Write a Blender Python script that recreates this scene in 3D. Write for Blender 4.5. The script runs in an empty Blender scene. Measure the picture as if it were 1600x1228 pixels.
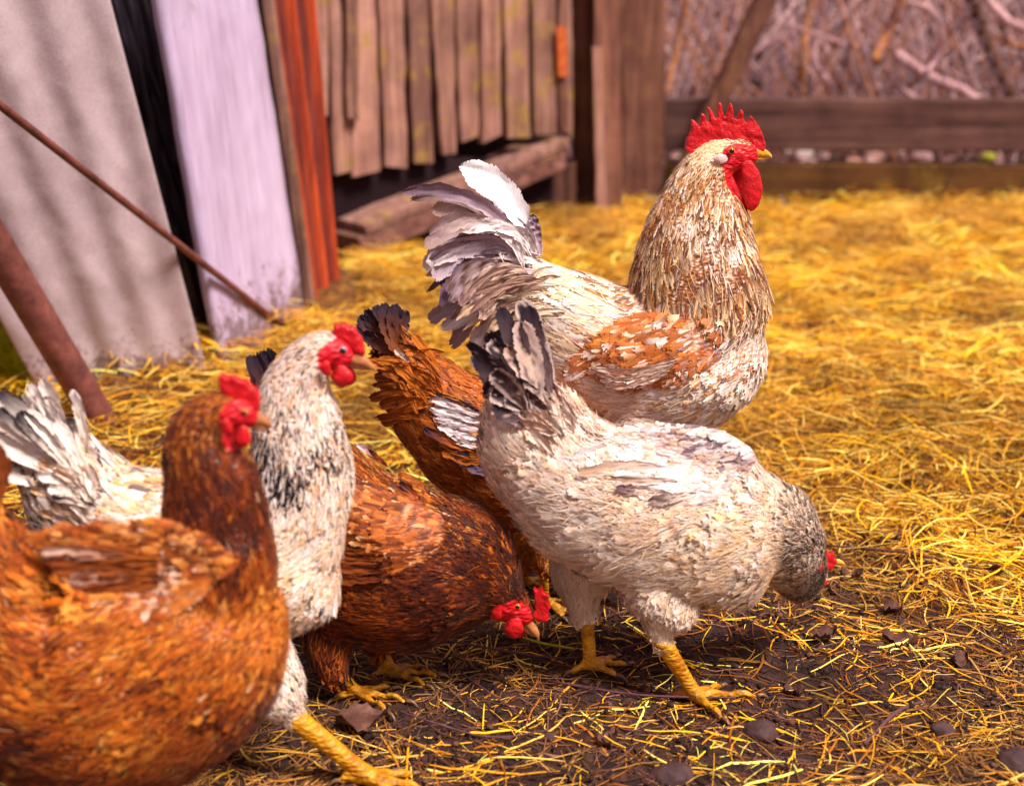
import bpy, bmesh, math, random
import numpy as np
from mathutils import Vector, geometry

rng = np.random.default_rng(7)
random.seed(7)
SC = bpy.context.scene
COL = SC.collection
PI = math.pi

# ------------------------------------------------------------------ camera, light, exposure
F, CX, CY = 2400.0, 800.0, 614.0
CAMH, PITCH = 0.93, math.radians(18.3)
cd = bpy.data.cameras.new('camera'); cam = bpy.data.objects.new('camera', cd); COL.objects.link(cam)
cam.location = (0, 0, CAMH); cam.rotation_euler = (PI/2 - PITCH, 0, 0)
cd.sensor_width = 36; cd.lens = 36*F/1600; cd.clip_start = 0.02; cd.clip_end = 200
cd.dof.use_dof = True; cd.dof.focus_distance = 1.93; cd.dof.aperture_fstop = 3.4
SC.camera = cam
w = bpy.data.worlds.new('World'); SC.world = w; w.use_nodes = True
nt = w.node_tree; bg = nt.nodes['Background']
sky = nt.nodes.new('ShaderNodeTexSky'); sky.sky_type = 'NISHITA'; sky.sun_disc = False
SUN_EL, SUN_AZ = math.radians(52), math.radians(-60)     # azimuth from +Y towards +X
sky.sun_elevation = SUN_EL; sky.sun_rotation = SUN_AZ; sky.dust_density = 3
mx = nt.nodes.new('ShaderNodeMix'); mx.data_type = 'RGBA'; mx.inputs[0].default_value = 0.75
nt.links.new(sky.outputs[0], mx.inputs[6]); mx.inputs[7].default_value = (8.0, 6.0, 6.1, 1)   # high overcast
nt.links.new(mx.outputs[2], bg.inputs[0]); bg.inputs[1].default_value = 0.05
sl = bpy.data.lights.new('sun', 'SUN'); sun = bpy.data.objects.new('sun', sl); COL.objects.link(sun)
sl.energy = 4.6; sl.angle = math.radians(18); sl.color = (1, 0.93, 0.86)
sd = Vector((math.sin(SUN_AZ)*math.cos(SUN_EL), math.cos(SUN_AZ)*math.cos(SUN_EL), math.sin(SUN_EL)))
# thin cloud, brightest high over the right shoulder
sd = Vector((0.46, -0.42, 0.95)).normalized()
sky.sun_elevation = math.asin(sd.z); sky.sun_rotation = math.atan2(sd.x, sd.y)
sun.rotation_euler = sd.to_track_quat('Z', 'Y').to_euler()
vs = SC.view_settings; vs.view_transform = 'Standard'; vs.look = 'None'; vs.gamma = 1; vs.use_curve_mapping = False
vs.exposure = 0.6
try:
    SC.cycles.use_denoising = True; SC.cycles.max_bounces = 6
except Exception: pass

# ------------------------------------------------------------------ helpers
def lin(c):
    c = np.asarray(c, float)/255.0
    return np.where(c <= 0.04045, c/12.92, ((c+0.055)/1.055)**2.4)
FW = np.array([0, math.cos(PITCH), -math.sin(PITCH)]); UP = np.array([0, math.sin(PITCH), math.cos(PITCH)])
CO = np.array([0, 0, CAMH])
def ray(px, py): return FW + np.array([(px-CX)/F, 0, 0]) + UP*(CY-py)/F
def hit(px, py, q, n):
    d = ray(px, py); n = np.asarray(n, float); return CO + d*(np.dot(np.asarray(q)-CO, n)/np.dot(d, n))
def onz(px, py, z=0.0): return hit(px, py, (0, 0, z), (0, 0, 1))
def aty(px, py, y): return hit(px, py, (0, y, 0), (0, 1, 0))
def project(P):
    d = P - CO; z = d @ FW
    return np.stack([CX + F*d[:, 0]/z, CY - F*(d @ UP)/z], 1)
def nz(P, f, seed=0, octs=3):
    """smooth pseudo noise about -1..1, P (N,k)"""
    P = np.asarray(P, float); r = np.random.default_rng(seed+1000); out = np.zeros(len(P)); a = 1.0; tot = 0
    for o in range(octs):
        for k in range(4):
            d = r.normal(size=P.shape[1]); d /= np.linalg.norm(d)
            d2 = r.normal(size=P.shape[1]); d2 /= np.linalg.norm(d2)
            out += a*np.sin(f*(P @ d) + r.uniform(0, 6.28) + 1.7*np.sin(f*0.6*(P @ d2) + r.uniform(0, 6.28)))*0.5
        tot += a; a *= 0.55; f *= 2.03
    return out/tot
def mesh_np(name, V, faces, cols=None, fuv=None, smooth=True):
    me = bpy.data.meshes.new(name); V = np.ascontiguousarray(V, dtype=np.float32)
    if isinstance(faces, np.ndarray):
        n, k = faces.shape
        me.vertices.add(len(V)); me.vertices.foreach_set('co', V.ravel())
        me.loops.add(n*k); me.loops.foreach_set('vertex_index', faces.astype(np.int32).ravel())
        me.polygons.add(n); me.polygons.foreach_set('loop_start', np.arange(0, n*k, k, dtype=np.int32))
        me.polygons.foreach_set('loop_total', np.full(n, k, dtype=np.int32))
        me.update(calc_edges=True)
    else:
        me.from_pydata([tuple(map(float, v)) for v in V], [], faces); me.update()
    if cols is not None:
        a = me.attributes.new('Col', 'FLOAT_COLOR', 'POINT')
        c = np.ones((len(V), 4), np.float32); c[:, :cols.shape[1]] = cols; a.data.foreach_set('color', c.ravel())
    if fuv is not None:
        a = me.attributes.new('fuv', 'FLOAT_VECTOR', 'POINT'); a.data.foreach_set('vector', np.ascontiguousarray(fuv, dtype=np.float32).ravel())
    me.polygons.foreach_set('use_smooth', np.full(len(me.polygons), smooth)); me.update()
    return me
def link(name, me, mat=None, parent=None, loc=None, **props):
    o = bpy.data.objects.new(name, me); COL.objects.link(o)
    if mat and me: me.materials.append(mat)
    if parent: o.parent = parent
    if loc is not None: o.location = tuple(map(float, loc))
    for k, v in props.items():
        if v: o[k] = v
    return o
def empty(name, loc, label, category, group=None):
    return link(name, None, None, None, loc, label=label, category=category, group=group)
def place(name, V, faces, mat, root=None, cols=None, fuv=None, smooth=True, **props):
    """V in world coordinates; origin at base of the thing, or relative to the root"""
    V = np.asarray(V, float)
    if root is not None:
        o = root; off = np.zeros(3)
        while o is not None: off += np.array(o.location); o = o.parent
        return link(name, mesh_np(name, V-off, faces, cols, fuv, smooth), mat, root, None, **props)
    base = np.array([(V[:, 0].min()+V[:, 0].max())/2, (V[:, 1].min()+V[:, 1].max())/2, V[:, 2].min()])
    return link(name, mesh_np(name, V-base, faces, cols, fuv, smooth), mat, None, base, **props)
def catmull(A, m):
    A = np.asarray(A, float); n = len(A)
    if n == 2: t = np.linspace(0, 1, m+1)[:, None]; return A[0]*(1-t)+A[1]*t
    B = np.vstack([2*A[0]-A[1], A, 2*A[-1]-A[-2]]); out = []
    for i in range(n-1):
        p0, p1, p2, p3 = B[i:i+4]
        for k in range(m):
            t = k/m; out.append(0.5*((2*p1)+(-p0+p2)*t+(2*p0-5*p1+4*p2-p3)*t*t+(-p0+3*p1-3*p2+p3)*t**3))
    out.append(A[-1]); return np.array(out)
def tube(pts, rad, m=4, seg=8, sub=True, jag=0.0, flat=1.0):
    pts = np.asarray(pts, float); rad = np.asarray(rad, float)*np.ones(len(pts))
    R = catmull(np.column_stack([pts, rad]), m) if sub else np.column_stack([pts, rad])
    P, r = R[:, :3], np.maximum(R[:, 3], 1e-5); n = len(P)
    T = np.gradient(P, axis=0); T /= np.linalg.norm(T, axis=1)[:, None]+1e-12
    ref = np.array([0, 0, 1.0]) if abs(T[:, 2]).mean() < 0.8 else np.array([0, 1.0, 0])
    A = np.cross(T, ref); A /= np.linalg.norm(A, axis=1)[:, None]; B = np.cross(T, A)
    a = np.linspace(0, 2*PI, seg, endpoint=False)
    rr = r[:, None]*(1+jag*rng.normal(size=(n, seg)))
    V = P[:, None]+(A[:, None]*np.cos(a)[None, :, None]+B[:, None]*np.sin(a)[None, :, None]*flat)*rr[:, :, None]
    V = V.reshape(-1, 3); f = []
    for i in range(n-1):
        for j in range(seg):
            k = (j+1) % seg; f.append((i*seg+j, i*seg+k, (i+1)*seg+k, (i+1)*seg+j))
    f.append(tuple(range(seg))[::-1]); f.append(tuple((n-1)*seg+j for j in range(seg)))
    return V, f
class Acc:
    def __init__(s): s.V = []; s.F = []; s.C = []; s.n = 0
    def add(s, V, f, c=None):
        V = np.asarray(V); s.V.append(V); s.F += [tuple(i+s.n for i in g) for g in f]; s.n += len(V)
        if c is not None: s.C.append(np.tile(np.asarray(c, float), (len(V), 1)) if np.ndim(c) == 1 else c)
    def get(s): return np.vstack(s.V), s.F, (np.vstack(s.C) if s.C else None)
def remesh(V, faces, voxel, smooth=4):
    me = mesh_np('tmp', V, faces); o = bpy.data.objects.new('tmp', me); COL.objects.link(o)
    m = o.modifiers.new('r', 'REMESH'); m.mode = 'VOXEL'; m.voxel_size = voxel; m.adaptivity = 0
    if smooth:
        s = o.modifiers.new('s', 'SMOOTH'); s.iterations = smooth; s.factor = 0.5
    dg = bpy.context.evaluated_depsgraph_get(); dg.update()
    e = o.evaluated_get(dg).to_mesh()
    W = np.zeros(len(e.vertices)*3, np.float32); e.vertices.foreach_get('co', W)
    N = np.zeros(len(e.vertices)*3, np.float32); e.vertices.foreach_get('normal', N)
    q = np.array([tuple(p.vertices) if len(p.vertices) == 4 else tuple(p.vertices)+(p.vertices[0],) for p in e.polygons], np.int32)
    o.evaluated_get(dg).to_mesh_clear(); bpy.data.objects.remove(o); bpy.data.meshes.remove(me)
    return W.reshape(-1, 3).astype(float), N.reshape(-1, 3).astype(float), q

# ------------------------------------------------------------------ materials
def mat_new(name, rough=0.7, spec=0.3):
    m = bpy.data.materials.new(name); m.use_nodes = True; b = m.node_tree.nodes['Principled BSDF']
    b.inputs['Roughness'].default_value = rough; b.inputs['Specular IOR Level'].default_value = spec
    return m, m.node_tree, b
def nd(t, kind, **kw):
    n = t.nodes.new(kind)
    for k, v in kw.items(): setattr(n, k, v)
    return n
def attr(t, name): n = nd(t, 'ShaderNodeAttribute'); n.attribute_name = name; return n
def noise(t, scale, detail=4, vec=None, rough=0.6):
    n = nd(t, 'ShaderNodeTexNoise'); n.inputs['Scale'].default_value = scale; n.inputs['Detail'].default_value = detail
    n.inputs['Roughness'].default_value = rough
    if vec: t.links.new(vec, n.inputs['Vector'])
    return n.outputs['Fac']
def ramp(t, fac, stops):
    n = nd(t, 'ShaderNodeValToRGB'); e = n.color_ramp.elements
    while len(e) < len(stops): e.new(0.5)
    for i, (p, c) in enumerate(stops): e[i].position = p; e[i].color = (*[float(x) for x in c], 1)
    t.links.new(fac, n.inputs[0]); return n.outputs[0]
def mixc(t, fac, a, b, mode='MIX'):
    n = nd(t, 'ShaderNodeMix', data_type='RGBA', blend_type=mode)
    for s, v in ((0, fac), (6, a), (7, b)):
        if isinstance(v, (int, float)): n.inputs[s].default_value = v
        elif isinstance(v, (tuple, list, np.ndarray)): n.inputs[s].default_value = (*[float(x) for x in v], 1)
        else: t.links.new(v, n.inputs[s])
    return n.outputs[2]
def bump(t, b, h, strength=0.5, dist=0.002):
    n = nd(t, 'ShaderNodeBump'); n.inputs['Strength'].default_value = strength; n.inputs['Distance'].default_value = dist
    t.links.new(h, n.inputs['Height']); t.links.new(n.outputs[0], b.inputs['Normal'])
def coords(t, scale=(1, 1, 1), kind='Object'):
    c = nd(t, 'ShaderNodeTexCoord'); m = nd(t, 'ShaderNodeMapping'); m.inputs['Scale'].default_value = scale
    t.links.new(c.outputs[kind], m.inputs[0]); return m.outputs[0]

# plumage: colour attribute, fine barbs along each feather
M_feather, t, b = mat_new('plumage', 0.62, 0.18)
av = attr(t, 'fuv'); ac = attr(t, 'Col')
mp = nd(t, 'ShaderNodeMapping'); mp.inputs['Scale'].default_value = (1, 1, 1); t.links.new(av.outputs['Vector'], mp.inputs[0])
n1 = noise(t, 1.0, 3, mp.outputs[0], 0.7)
st = ramp(t, n1, [(0.25, (0.70,)*3), (0.5, (0.98,)*3), (0.75, (1.2,)*3)])
c = mixc(t, 1.0, ac.outputs['Color'], st, 'MULTIPLY'); t.links.new(c, b.inputs['Base Color'])
mpb = nd(t, 'ShaderNodeMapping'); mpb.inputs['Scale'].default_value = (0.55, 0.6, 1); t.links.new(av.outputs['Vector'], mpb.inputs[0])
nb_ = noise(t, 1.0, 1, mpb.outputs[0], 0.5)                                # barbs split apart towards edge and tip
m1 = nd(t, 'ShaderNodeMath', operation='MULTIPLY_ADD'); t.links.new(nb_, m1.inputs[0]); m1.inputs[1].default_value = 1.5; m1.inputs[2].default_value = 0.08
m2 = nd(t, 'ShaderNodeMath', operation='GREATER_THAN'); t.links.new(m1.outputs[0], m2.inputs[0]); t.links.new(ac.outputs['Alpha'], m2.inputs[1])
t.links.new(m2.outputs[0], b.inputs['Alpha'])
bump(t, b, n1, 0.45, 0.0008)
try: b.inputs['Sheen Weight'].default_value = 0.08; b.inputs['Sheen Roughness'].default_value = 0.5
except Exception: pass
# bare skin / body under the feathers
M_skin, t, b = mat_new('bird_body', 0.5, 0.4)
ac = attr(t, 'Col'); oc = coords(t)
v = nd(t, 'ShaderNodeTexVoronoi'); v.inputs['Scale'].default_value = 170; t.links.new(coords(t, (0.8, 0.8, 1.5)), v.inputs['Vector'])
nn = noise(t, 90, 3, oc)
c = mixc(t, 1.0, ac.outputs['Color'], ramp(t, v.outputs['Distance'], [(0.0, (1.12,)*3), (0.75, (0.8, 0.74, 0.72))]), 'MULTIPLY')
c = mixc(t, 1.0, c, ramp(t, nn, [(0.3, (0.75, 0.7, 0.65)), (0.7, (1.2, 1.15, 1.1))]), 'MULTIPLY')
t.links.new(c, b.inputs['Base Color']); bump(t, b, v.outputs['Distance'], 1.0, 0.002)
def flesh(name, c1, c2, rough=0.5, bs=420):
    m, t, b = mat_new(name, rough, 0.45); oc = coords(t)
    c = ramp(t, noise(t, 75, 6, oc, 0.75), [(0.3, c1), (0.68, c2)]); t.links.new(c, b.inputs['Base Color'])
    v = nd(t, 'ShaderNodeTexVoronoi'); v.inputs['Scale'].default_value = bs; t.links.new(oc, v.inputs['Vector'])
    bump(t, b, v.outputs['Distance'], 0.45, 0.001)
    b.inputs['Subsurface Weight'].default_value = 0.15; b.inputs['Subsurface Radius'].default_value = (0.004, 0.001, 0.001)
    return m
M_comb = flesh('comb_flesh', lin((160, 4, 14)), lin((228, 18, 30)))
M_lobe = flesh('earlobe_flesh', lin((225, 160, 160)), lin((245, 220, 215)))
M_beak, t, b = mat_new('beak_horn', 0.38, 0.5)
t.links.new(ramp(t, noise(t, 60, 3, coords(t)), [(0.3, lin((205, 130, 20))), (0.7, lin((235, 175, 60)))]), b.inputs['Base Color'])
M_beakd, t, b = mat_new('beak_horn_brown', 0.38, 0.5)
t.links.new(ramp(t, noise(t, 60, 3, coords(t)), [(0.3, lin((150, 85, 50))), (0.7, lin((200, 130, 80)))]), b.inputs['Base Color'])
def plain(name, c, rough=0.6, spec=0.3):
    m, t, b = mat_new(name, rough, spec); b.inputs['Base Color'].default_value = (*[float(x) for x in c], 1); return m
M_claw = plain('claw_horn', lin((120, 84, 56)), .4, .5)
M_iris = plain('eye_iris', lin((225, 105, 20)), 0.1, 0.6); M_pupil = plain('eye_pupil', (0.01, 0.008, 0.01), 0.05, 0.7)
M_irisp = plain('eye_iris_pale', lin((180, 120, 130)), 0.1, 0.6)

def wood_mat(name, dark, mid, light, moss=0.0, axis=2, grain=1.0, rough=0.85):
    m, t, b = mat_new(name, rough, 0.15)
    s = [38*grain]*3; s[axis] = 2.2*grain
    info = nd(t, 'ShaderNodeObjectInfo'); tc = nd(t, 'ShaderNodeTexCoord'); mp = nd(t, 'ShaderNodeMapping')
    mp.inputs['Scale'].default_value = s; t.links.new(tc.outputs['Object'], mp.inputs[0])
    ml = nd(t, 'ShaderNodeMath', operation='MULTIPLY'); ml.inputs[1].default_value = 53.0; t.links.new(info.outputs['Random'], ml.inputs[0])
    cm = nd(t, 'ShaderNodeCombineXYZ'); t.links.new(ml.outputs[0], cm.inputs[0]); t.links.new(ml.outputs[0], cm.inputs[1])
    t.links.new(cm.outputs[0], mp.inputs['Location'])
    g = noise(t, 1.0, 6, mp.outputs[0], 0.65)
    c = ramp(t, g, [(0.25, dark), (0.5, mid), (0.75, light)])
    big = noise(t, 9, 3, tc.outputs['Object'])
    c = mixc(t, 1.0, c, ramp(t, big, [(0.25, (0.62, 0.58, 0.6)), (0.7, (1.2, 1.12, 1.1))]), 'MULTIPLY')
    rv = nd(t, 'ShaderNodeMapRange'); rv.inputs['To Min'].default_value = 0.72; rv.inputs['To Max'].default_value = 1.22
    t.links.new(info.outputs['Random'], rv.inputs['Value'])
    cb = nd(t, 'ShaderNodeCombineColor')
    for i in range(3): t.links.new(rv.outputs[0], cb.inputs[i])
    c = mixc(t, 1.0, c, cb.outputs[0], 'MULTIPLY')
    if moss:
        mm = ramp(t, noise(t, 13, 6, tc.outputs['Object'], 0.75), [(0.53, (0, 0, 0)), (0.68, (moss,)*3)])
        c = mixc(t, mm, c, lin((158, 128, 40)))
    t.links.new(c, b.inputs['Base Color']); bump(t, b, g, 0.8, 0.003); return m
M_plank = wood_mat('weathered_plank', lin((78, 50, 44)), lin((150, 110, 98)), lin((190, 150, 134)), 0.75)
M_post = wood_mat('post_wood', lin((60, 38, 34)), lin((118, 80, 68)), lin((162, 118, 98)), 0.2)
M_rail = wood_mat('rail_wood', lin((58, 38, 40)), lin((94, 66, 62)), lin((124, 92, 82)), 0.0, axis=0)
M_railg = wood_mat('mossy_rail_wood', lin((56, 34, 24)), lin((84, 56, 30)), lin((98, 74, 32)), 0.25, axis=0)
M_beam = wood_mat('beam_wood', lin((60, 36, 34)), lin((112, 76, 68)), lin((156, 114, 100)), 0.3, axis=0)
M_stick = wood_mat('bare_stick', lin((140, 100, 104)), lin((200, 156, 158)), lin((228, 194, 192)), 0, grain=1.5)
M_sticko = wood_mat('orange_stick', lin((130, 78, 50)), lin((196, 130, 84)), lin((220, 160, 110)), 0, grain=1.5)

def splash(t, c, amt=.8, h=.10):
    tc = nd(t, 'ShaderNodeTexCoord'); sp = nd(t, 'ShaderNodeSeparateXYZ'); t.links.new(tc.outputs['Object'], sp.inputs[0])
    mr = nd(t, 'ShaderNodeMapRange'); mr.inputs['From Min'].default_value = 0.02; mr.inputs['From Max'].default_value = h*2.2; mr.inputs['To Min'].default_value = 0.30; mr.inputs['To Max'].default_value = -0.05
    t.links.new(sp.outputs['Z'], mr.inputs['Value']); ad = nd(t, 'ShaderNodeMath', operation='ADD'); t.links.new(mr.outputs[0], ad.inputs[0]); t.links.new(noise(t, 38, 8, tc.outputs['Object'], .8), ad.inputs[1])
    return mixc(t, ramp(t, ad.outputs[0], [(0.60, (0, 0, 0)), (0.72, (amt,)*3)]), c, lin((96, 70, 58)))
M_cement, t, b = mat_new('fibre_cement', 0.9, 0.15); oc = coords(t)
c = ramp(t, noise(t, 3.2, 8, oc, 0.7), [(0.25, lin((158, 136, 142))), (0.5, lin((190, 168, 174))), (0.75, lin((210, 192, 200)))])
fine = noise(t, 260, 4, oc, 0.8)
c = mixc(t, 1.0, c, ramp(t, fine, [(0.3, (0.78, 0.76, 0.76)), (0.7, (1.12,)*3)]), 'MULTIPLY')
c = mixc(t, ramp(t, noise(t, 60, 5, oc, 0.8), [(0.66, (0, 0, 0)), (0.74, (0.5,)*3)]), c, lin((120, 105, 70)))
c = splash(t, c)
t.links.new(c, b.inputs['Base Color']); bump(t, b, fine, 0.6, 0.002)
M_lav, t, b = mat_new('lavender_paint', 0.6, 0.3); oc = coords(t, (14, 14, 1.6)); o1 = coords(t)
c = ramp(t, noise(t, 1.5, 6, oc, 0.7), [(0.25, lin((158, 134, 160))), (0.5, lin((186, 164, 194))), (0.75, lin((208, 190, 214)))])
c = mixc(t, ramp(t, noise(t, 26, 6, o1, 0.85), [(0.66, (0, 0, 0)), (0.72, (0.7,)*3)]), c, lin((130, 100, 120)))
c = mixc(t, ramp(t, noise(t, 5, 9, o1, 0.8), [(0.60, (0, 0, 0)), (0.64, (0.8,)*3)]), c, lin((150, 122, 122)))
c = splash(t, c)
t.links.new(c, b.inputs['Base Color']); bump(t, b, noise(t, 3, 5, oc), 0.7, 0.004)
M_rust, t, b = mat_new('rusty_iron', 0.85, 0.25); oc = coords(t, (22, 22, 1.8)); o1 = coords(t)
c = ramp(t, noise(t, 1.6, 6, oc, 0.75), [(0.28, lin((70, 28, 24))), (0.45, lin((140, 48, 24))), (0.68, lin((206, 80, 30)))])
va = ramp(t, noise(t, 2.0, 6, oc, 0.75), [(0.3, lin((58, 26, 30))), (0.5, lin((104, 48, 46))), (0.72, lin((140, 74, 66)))])
c = mixc(t, attr(t, 'Col').outputs['Color'], va, c)               # dark purple brown in the valleys, bare rust on the ridges
t.links.new(c, b.inputs['Base Color']); bump(t, b, noise(t, 130, 4, o1), 0.6, 0.0015)
M_pipe, t, b = mat_new('rusty_pipe', 0.62, 0.4); o1 = coords(t)
c = ramp(t, noise(t, 30, 7, o1, 0.75), [(0.28, lin((70, 34, 34))), (0.5, lin((112, 60, 54))), (0.75, lin((148, 88, 72)))])
t.links.new(c, b.inputs['Base Color']); bump(t, b, noise(t, 220, 4, o1), 0.5, 0.0008)
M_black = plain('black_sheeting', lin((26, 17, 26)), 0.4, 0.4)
M_shade = plain('interior_shade', lin((34, 20, 24)), 0.9, 0.1)  # near-black colour that stands in for shade inside the shed
M_moss, t, b = mat_new('moss_cover', 0.95, 0.05); o1 = coords(t)
t.links.new(ramp(t, noise(t, 30, 7, o1, 0.75), [(0.3, lin((74, 76, 10))), (0.55, lin((140, 138, 22))), (0.75, lin((186, 164, 40)))]), b.inputs['Base Color'])
bump(t, b, noise(t, 120, 5, o1), 1, 0.006)
M_orange, t, b = mat_new('orange_stain_hinge', 0.8, 0.2); o1 = coords(t)
t.links.new(ramp(t, noise(t, 60, 6, o1), [(0.3, lin((150, 60, 30))), (0.7, lin((205, 105, 50)))]), b.inputs['Base Color'])
M_wire = plain('wire', lin((190, 160, 175)), 0.5, 0.5)
M_string = plain('blue_string', lin((130, 130, 185)), 0.6, 0.2)
def attr_mat(name, rough, spec, f=0, amt=0.25, trans=0.0):
    m, t, b = mat_new(name, rough, spec); c = attr(t, 'Col').outputs['Color']
    if f: c = mixc(t, 1.0, c, ramp(t, noise(t, f, 4, coords(t)), [(0.3, (1-amt,)*3), (0.7, (1+amt,)*3)]), 'MULTIPLY')
    t.links.new(c, b.inputs['Base Color'])
    return m
M_straw = attr_mat('straw_blades', 0.62, 0.22, 180, 0.25)
M_twig = attr_mat('twigs', 0.8, 0.2, 160, 0.3)
M_crumb = attr_mat('mud_crumbs', 0.8, 0.3, 200, 0.35)
M_leaf, t, b = mat_new('dead_leaf', 0.7, 0.2); o1 = coords(t)
t.links.new(ramp(t, noise(t, 45, 6, o1, 0.7), [(0.3, lin((54, 32, 28))), (0.55, lin((98, 62, 52))), (0.8, lin((140, 96, 78)))]), b.inputs['Base Color'])
bump(t, b, noise(t, 160, 4, o1), 0.6, 0.001)
M_stone, t, b = mat_new('stone', 0.75, 0.3); o1 = coords(t)
t.links.new(ramp(t, noise(t, 45, 6, o1, 0.7), [(0.3, lin((44, 27, 28))), (0.6, lin((80, 52, 52))), (0.8, lin((110, 78, 74)))]), b.inputs['Base Color'])
bump(t, b, noise(t, 180, 4, o1), 0.6, 0.001)
# ground: mud in the trodden front, straw-coloured chaff towards the back
M_ground, t, b = mat_new('ground_mud', 0.72, 0.35); geo = nd(t, 'ShaderNodeNewGeometry')
pos = geo.outputs['Position']
mud = ramp(t, noise(t, 42, 9, pos, 0.78), [(0.3, lin((22, 10, 9))), (0.48, lin((54, 28, 22))), (0.6, lin((84, 50, 36))), (0.75, lin((136, 92, 48)))])
chaff = ramp(t, noise(t, 55, 8, pos, 0.8), [(0.3, lin((50, 26, 14))), (0.5, lin((106, 62, 20))), (0.72, lin((186, 126, 36)))])
t.links.new(mixc(t, attr(t, 'Col').outputs['Color'], mud, chaff), b.inputs['Base Color'])
bump(t, b, noise(t, 90, 8, pos, 0.8), 1.0, 0.006)

# ------------------------------------------------------------------ ground
def smooth(a, b, x): u = np.clip((x-a)/(b-a), 0, 1); return u*u*(3-2*u)
def straw_cover(x, y):
    """0..1 how thick the hay lies"""
    P = np.column_stack([x, y]); n = nz(P, 4.5, 3)*0.22 + nz(P, 13, 4)*0.16
    edge = 2.12 - 0.30*smooth(0.3, 0.9, x) + 0.10*smooth(-0.1, -0.6, x)
    d = smooth(edge-0.30, edge+0.42, y + n)
    left = smooth(-0.42, -0.6, x)*smooth(2.4, 2.1, y)*0.4
    return np.clip(d - left*0.3 + 0.0, 0, 1)
def gz(x, y):
    P = np.column_stack([x, y]); c = straw_cover(x, y)
    z = 0.006*nz(P, 9, 11) + 0.0035*nz(P, 37, 12)
    z = z + c*(0.024*nz(P, 7, 13) + 0.016*nz(P, 26, 14) + 0.014)
    z += 0.07*smooth(-0.25, -0.75, x)*smooth(2.45, 2.95, y)*smooth(3.9, 3.2, y)
    z += 0.06*np.exp(-((x+0.42)/0.22)**2-((y-3.35)/0.3)**2)
    z += (1-c)*(np.abs(nz(P, 60, 21))*0.008 + np.maximum(0, nz(P, 150, 22))*0.005)*smooth(4.5, 3, y)
    behind = smooth(4.72, 4.95, y); z += behind*0.03 + 0.9*smooth(6.2, 10, y)
    return z
def grid(x0, x1, y0, y1, st):
    xs = np.arange(x0, x1+st/2, st); ys = np.arange(y0, y1+st/2, st); X, Y = np.meshgrid(xs, ys)
    n, m = X.shape; idx = np.arange(n*m).reshape(n, m)
    f = np.stack([idx[:-1, :-1], idx[:-1, 1:], idx[1:, 1:], idx[1:, :-1]], -1).reshape(-1, 4)
    return X.ravel(), Y.ravel(), f
# non-uniform single sheet: fine near the birds, coarse to the horizon
xs = np.concatenate([np.linspace(-60, -3, 24)[:-1], np.linspace(-3, -1.2, 60)[:-1], np.arange(-1.2, 1.2, 0.0075), np.linspace(1.2, 3, 60), np.linspace(3, 60, 24)[1:]])
ys = np.concatenate([np.linspace(-40, 0.8, 20)[:-1], np.arange(0.8, 2.3, 0.0065), np.arange(2.3, 5.4, 0.014), np.linspace(5.4, 12, 60)[1:], np.linspace(12, 90, 20)[1:]])
X, Y = np.meshgrid(xs, ys); n, m = X.shape; idx = np.arange(n*m).reshape(n, m)
fq = np.stack([idx[:-1, :-1], idx[:-1, 1:], idx[1:, 1:], idx[1:, :-1]], -1).reshape(-1, 4)
X, Y = X.ravel(), Y.ravel(); cov = straw_cover(X, Y)
GV = np.column_stack([X, Y, gz(X, Y)])
link('ground', mesh_np('ground', GV, fq, np.repeat(np.clip(cov*smooth(5.2, 4.7, Y), 0, 1)[:, None], 3, 1)), M_ground, kind='structure')
def G(px, py):
    p = onz(px, py)
    for _ in range(4): p = onz(px, py, float(gz(np.array([p[0]]), np.array([p[1]]))[0]))
    return p

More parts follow.
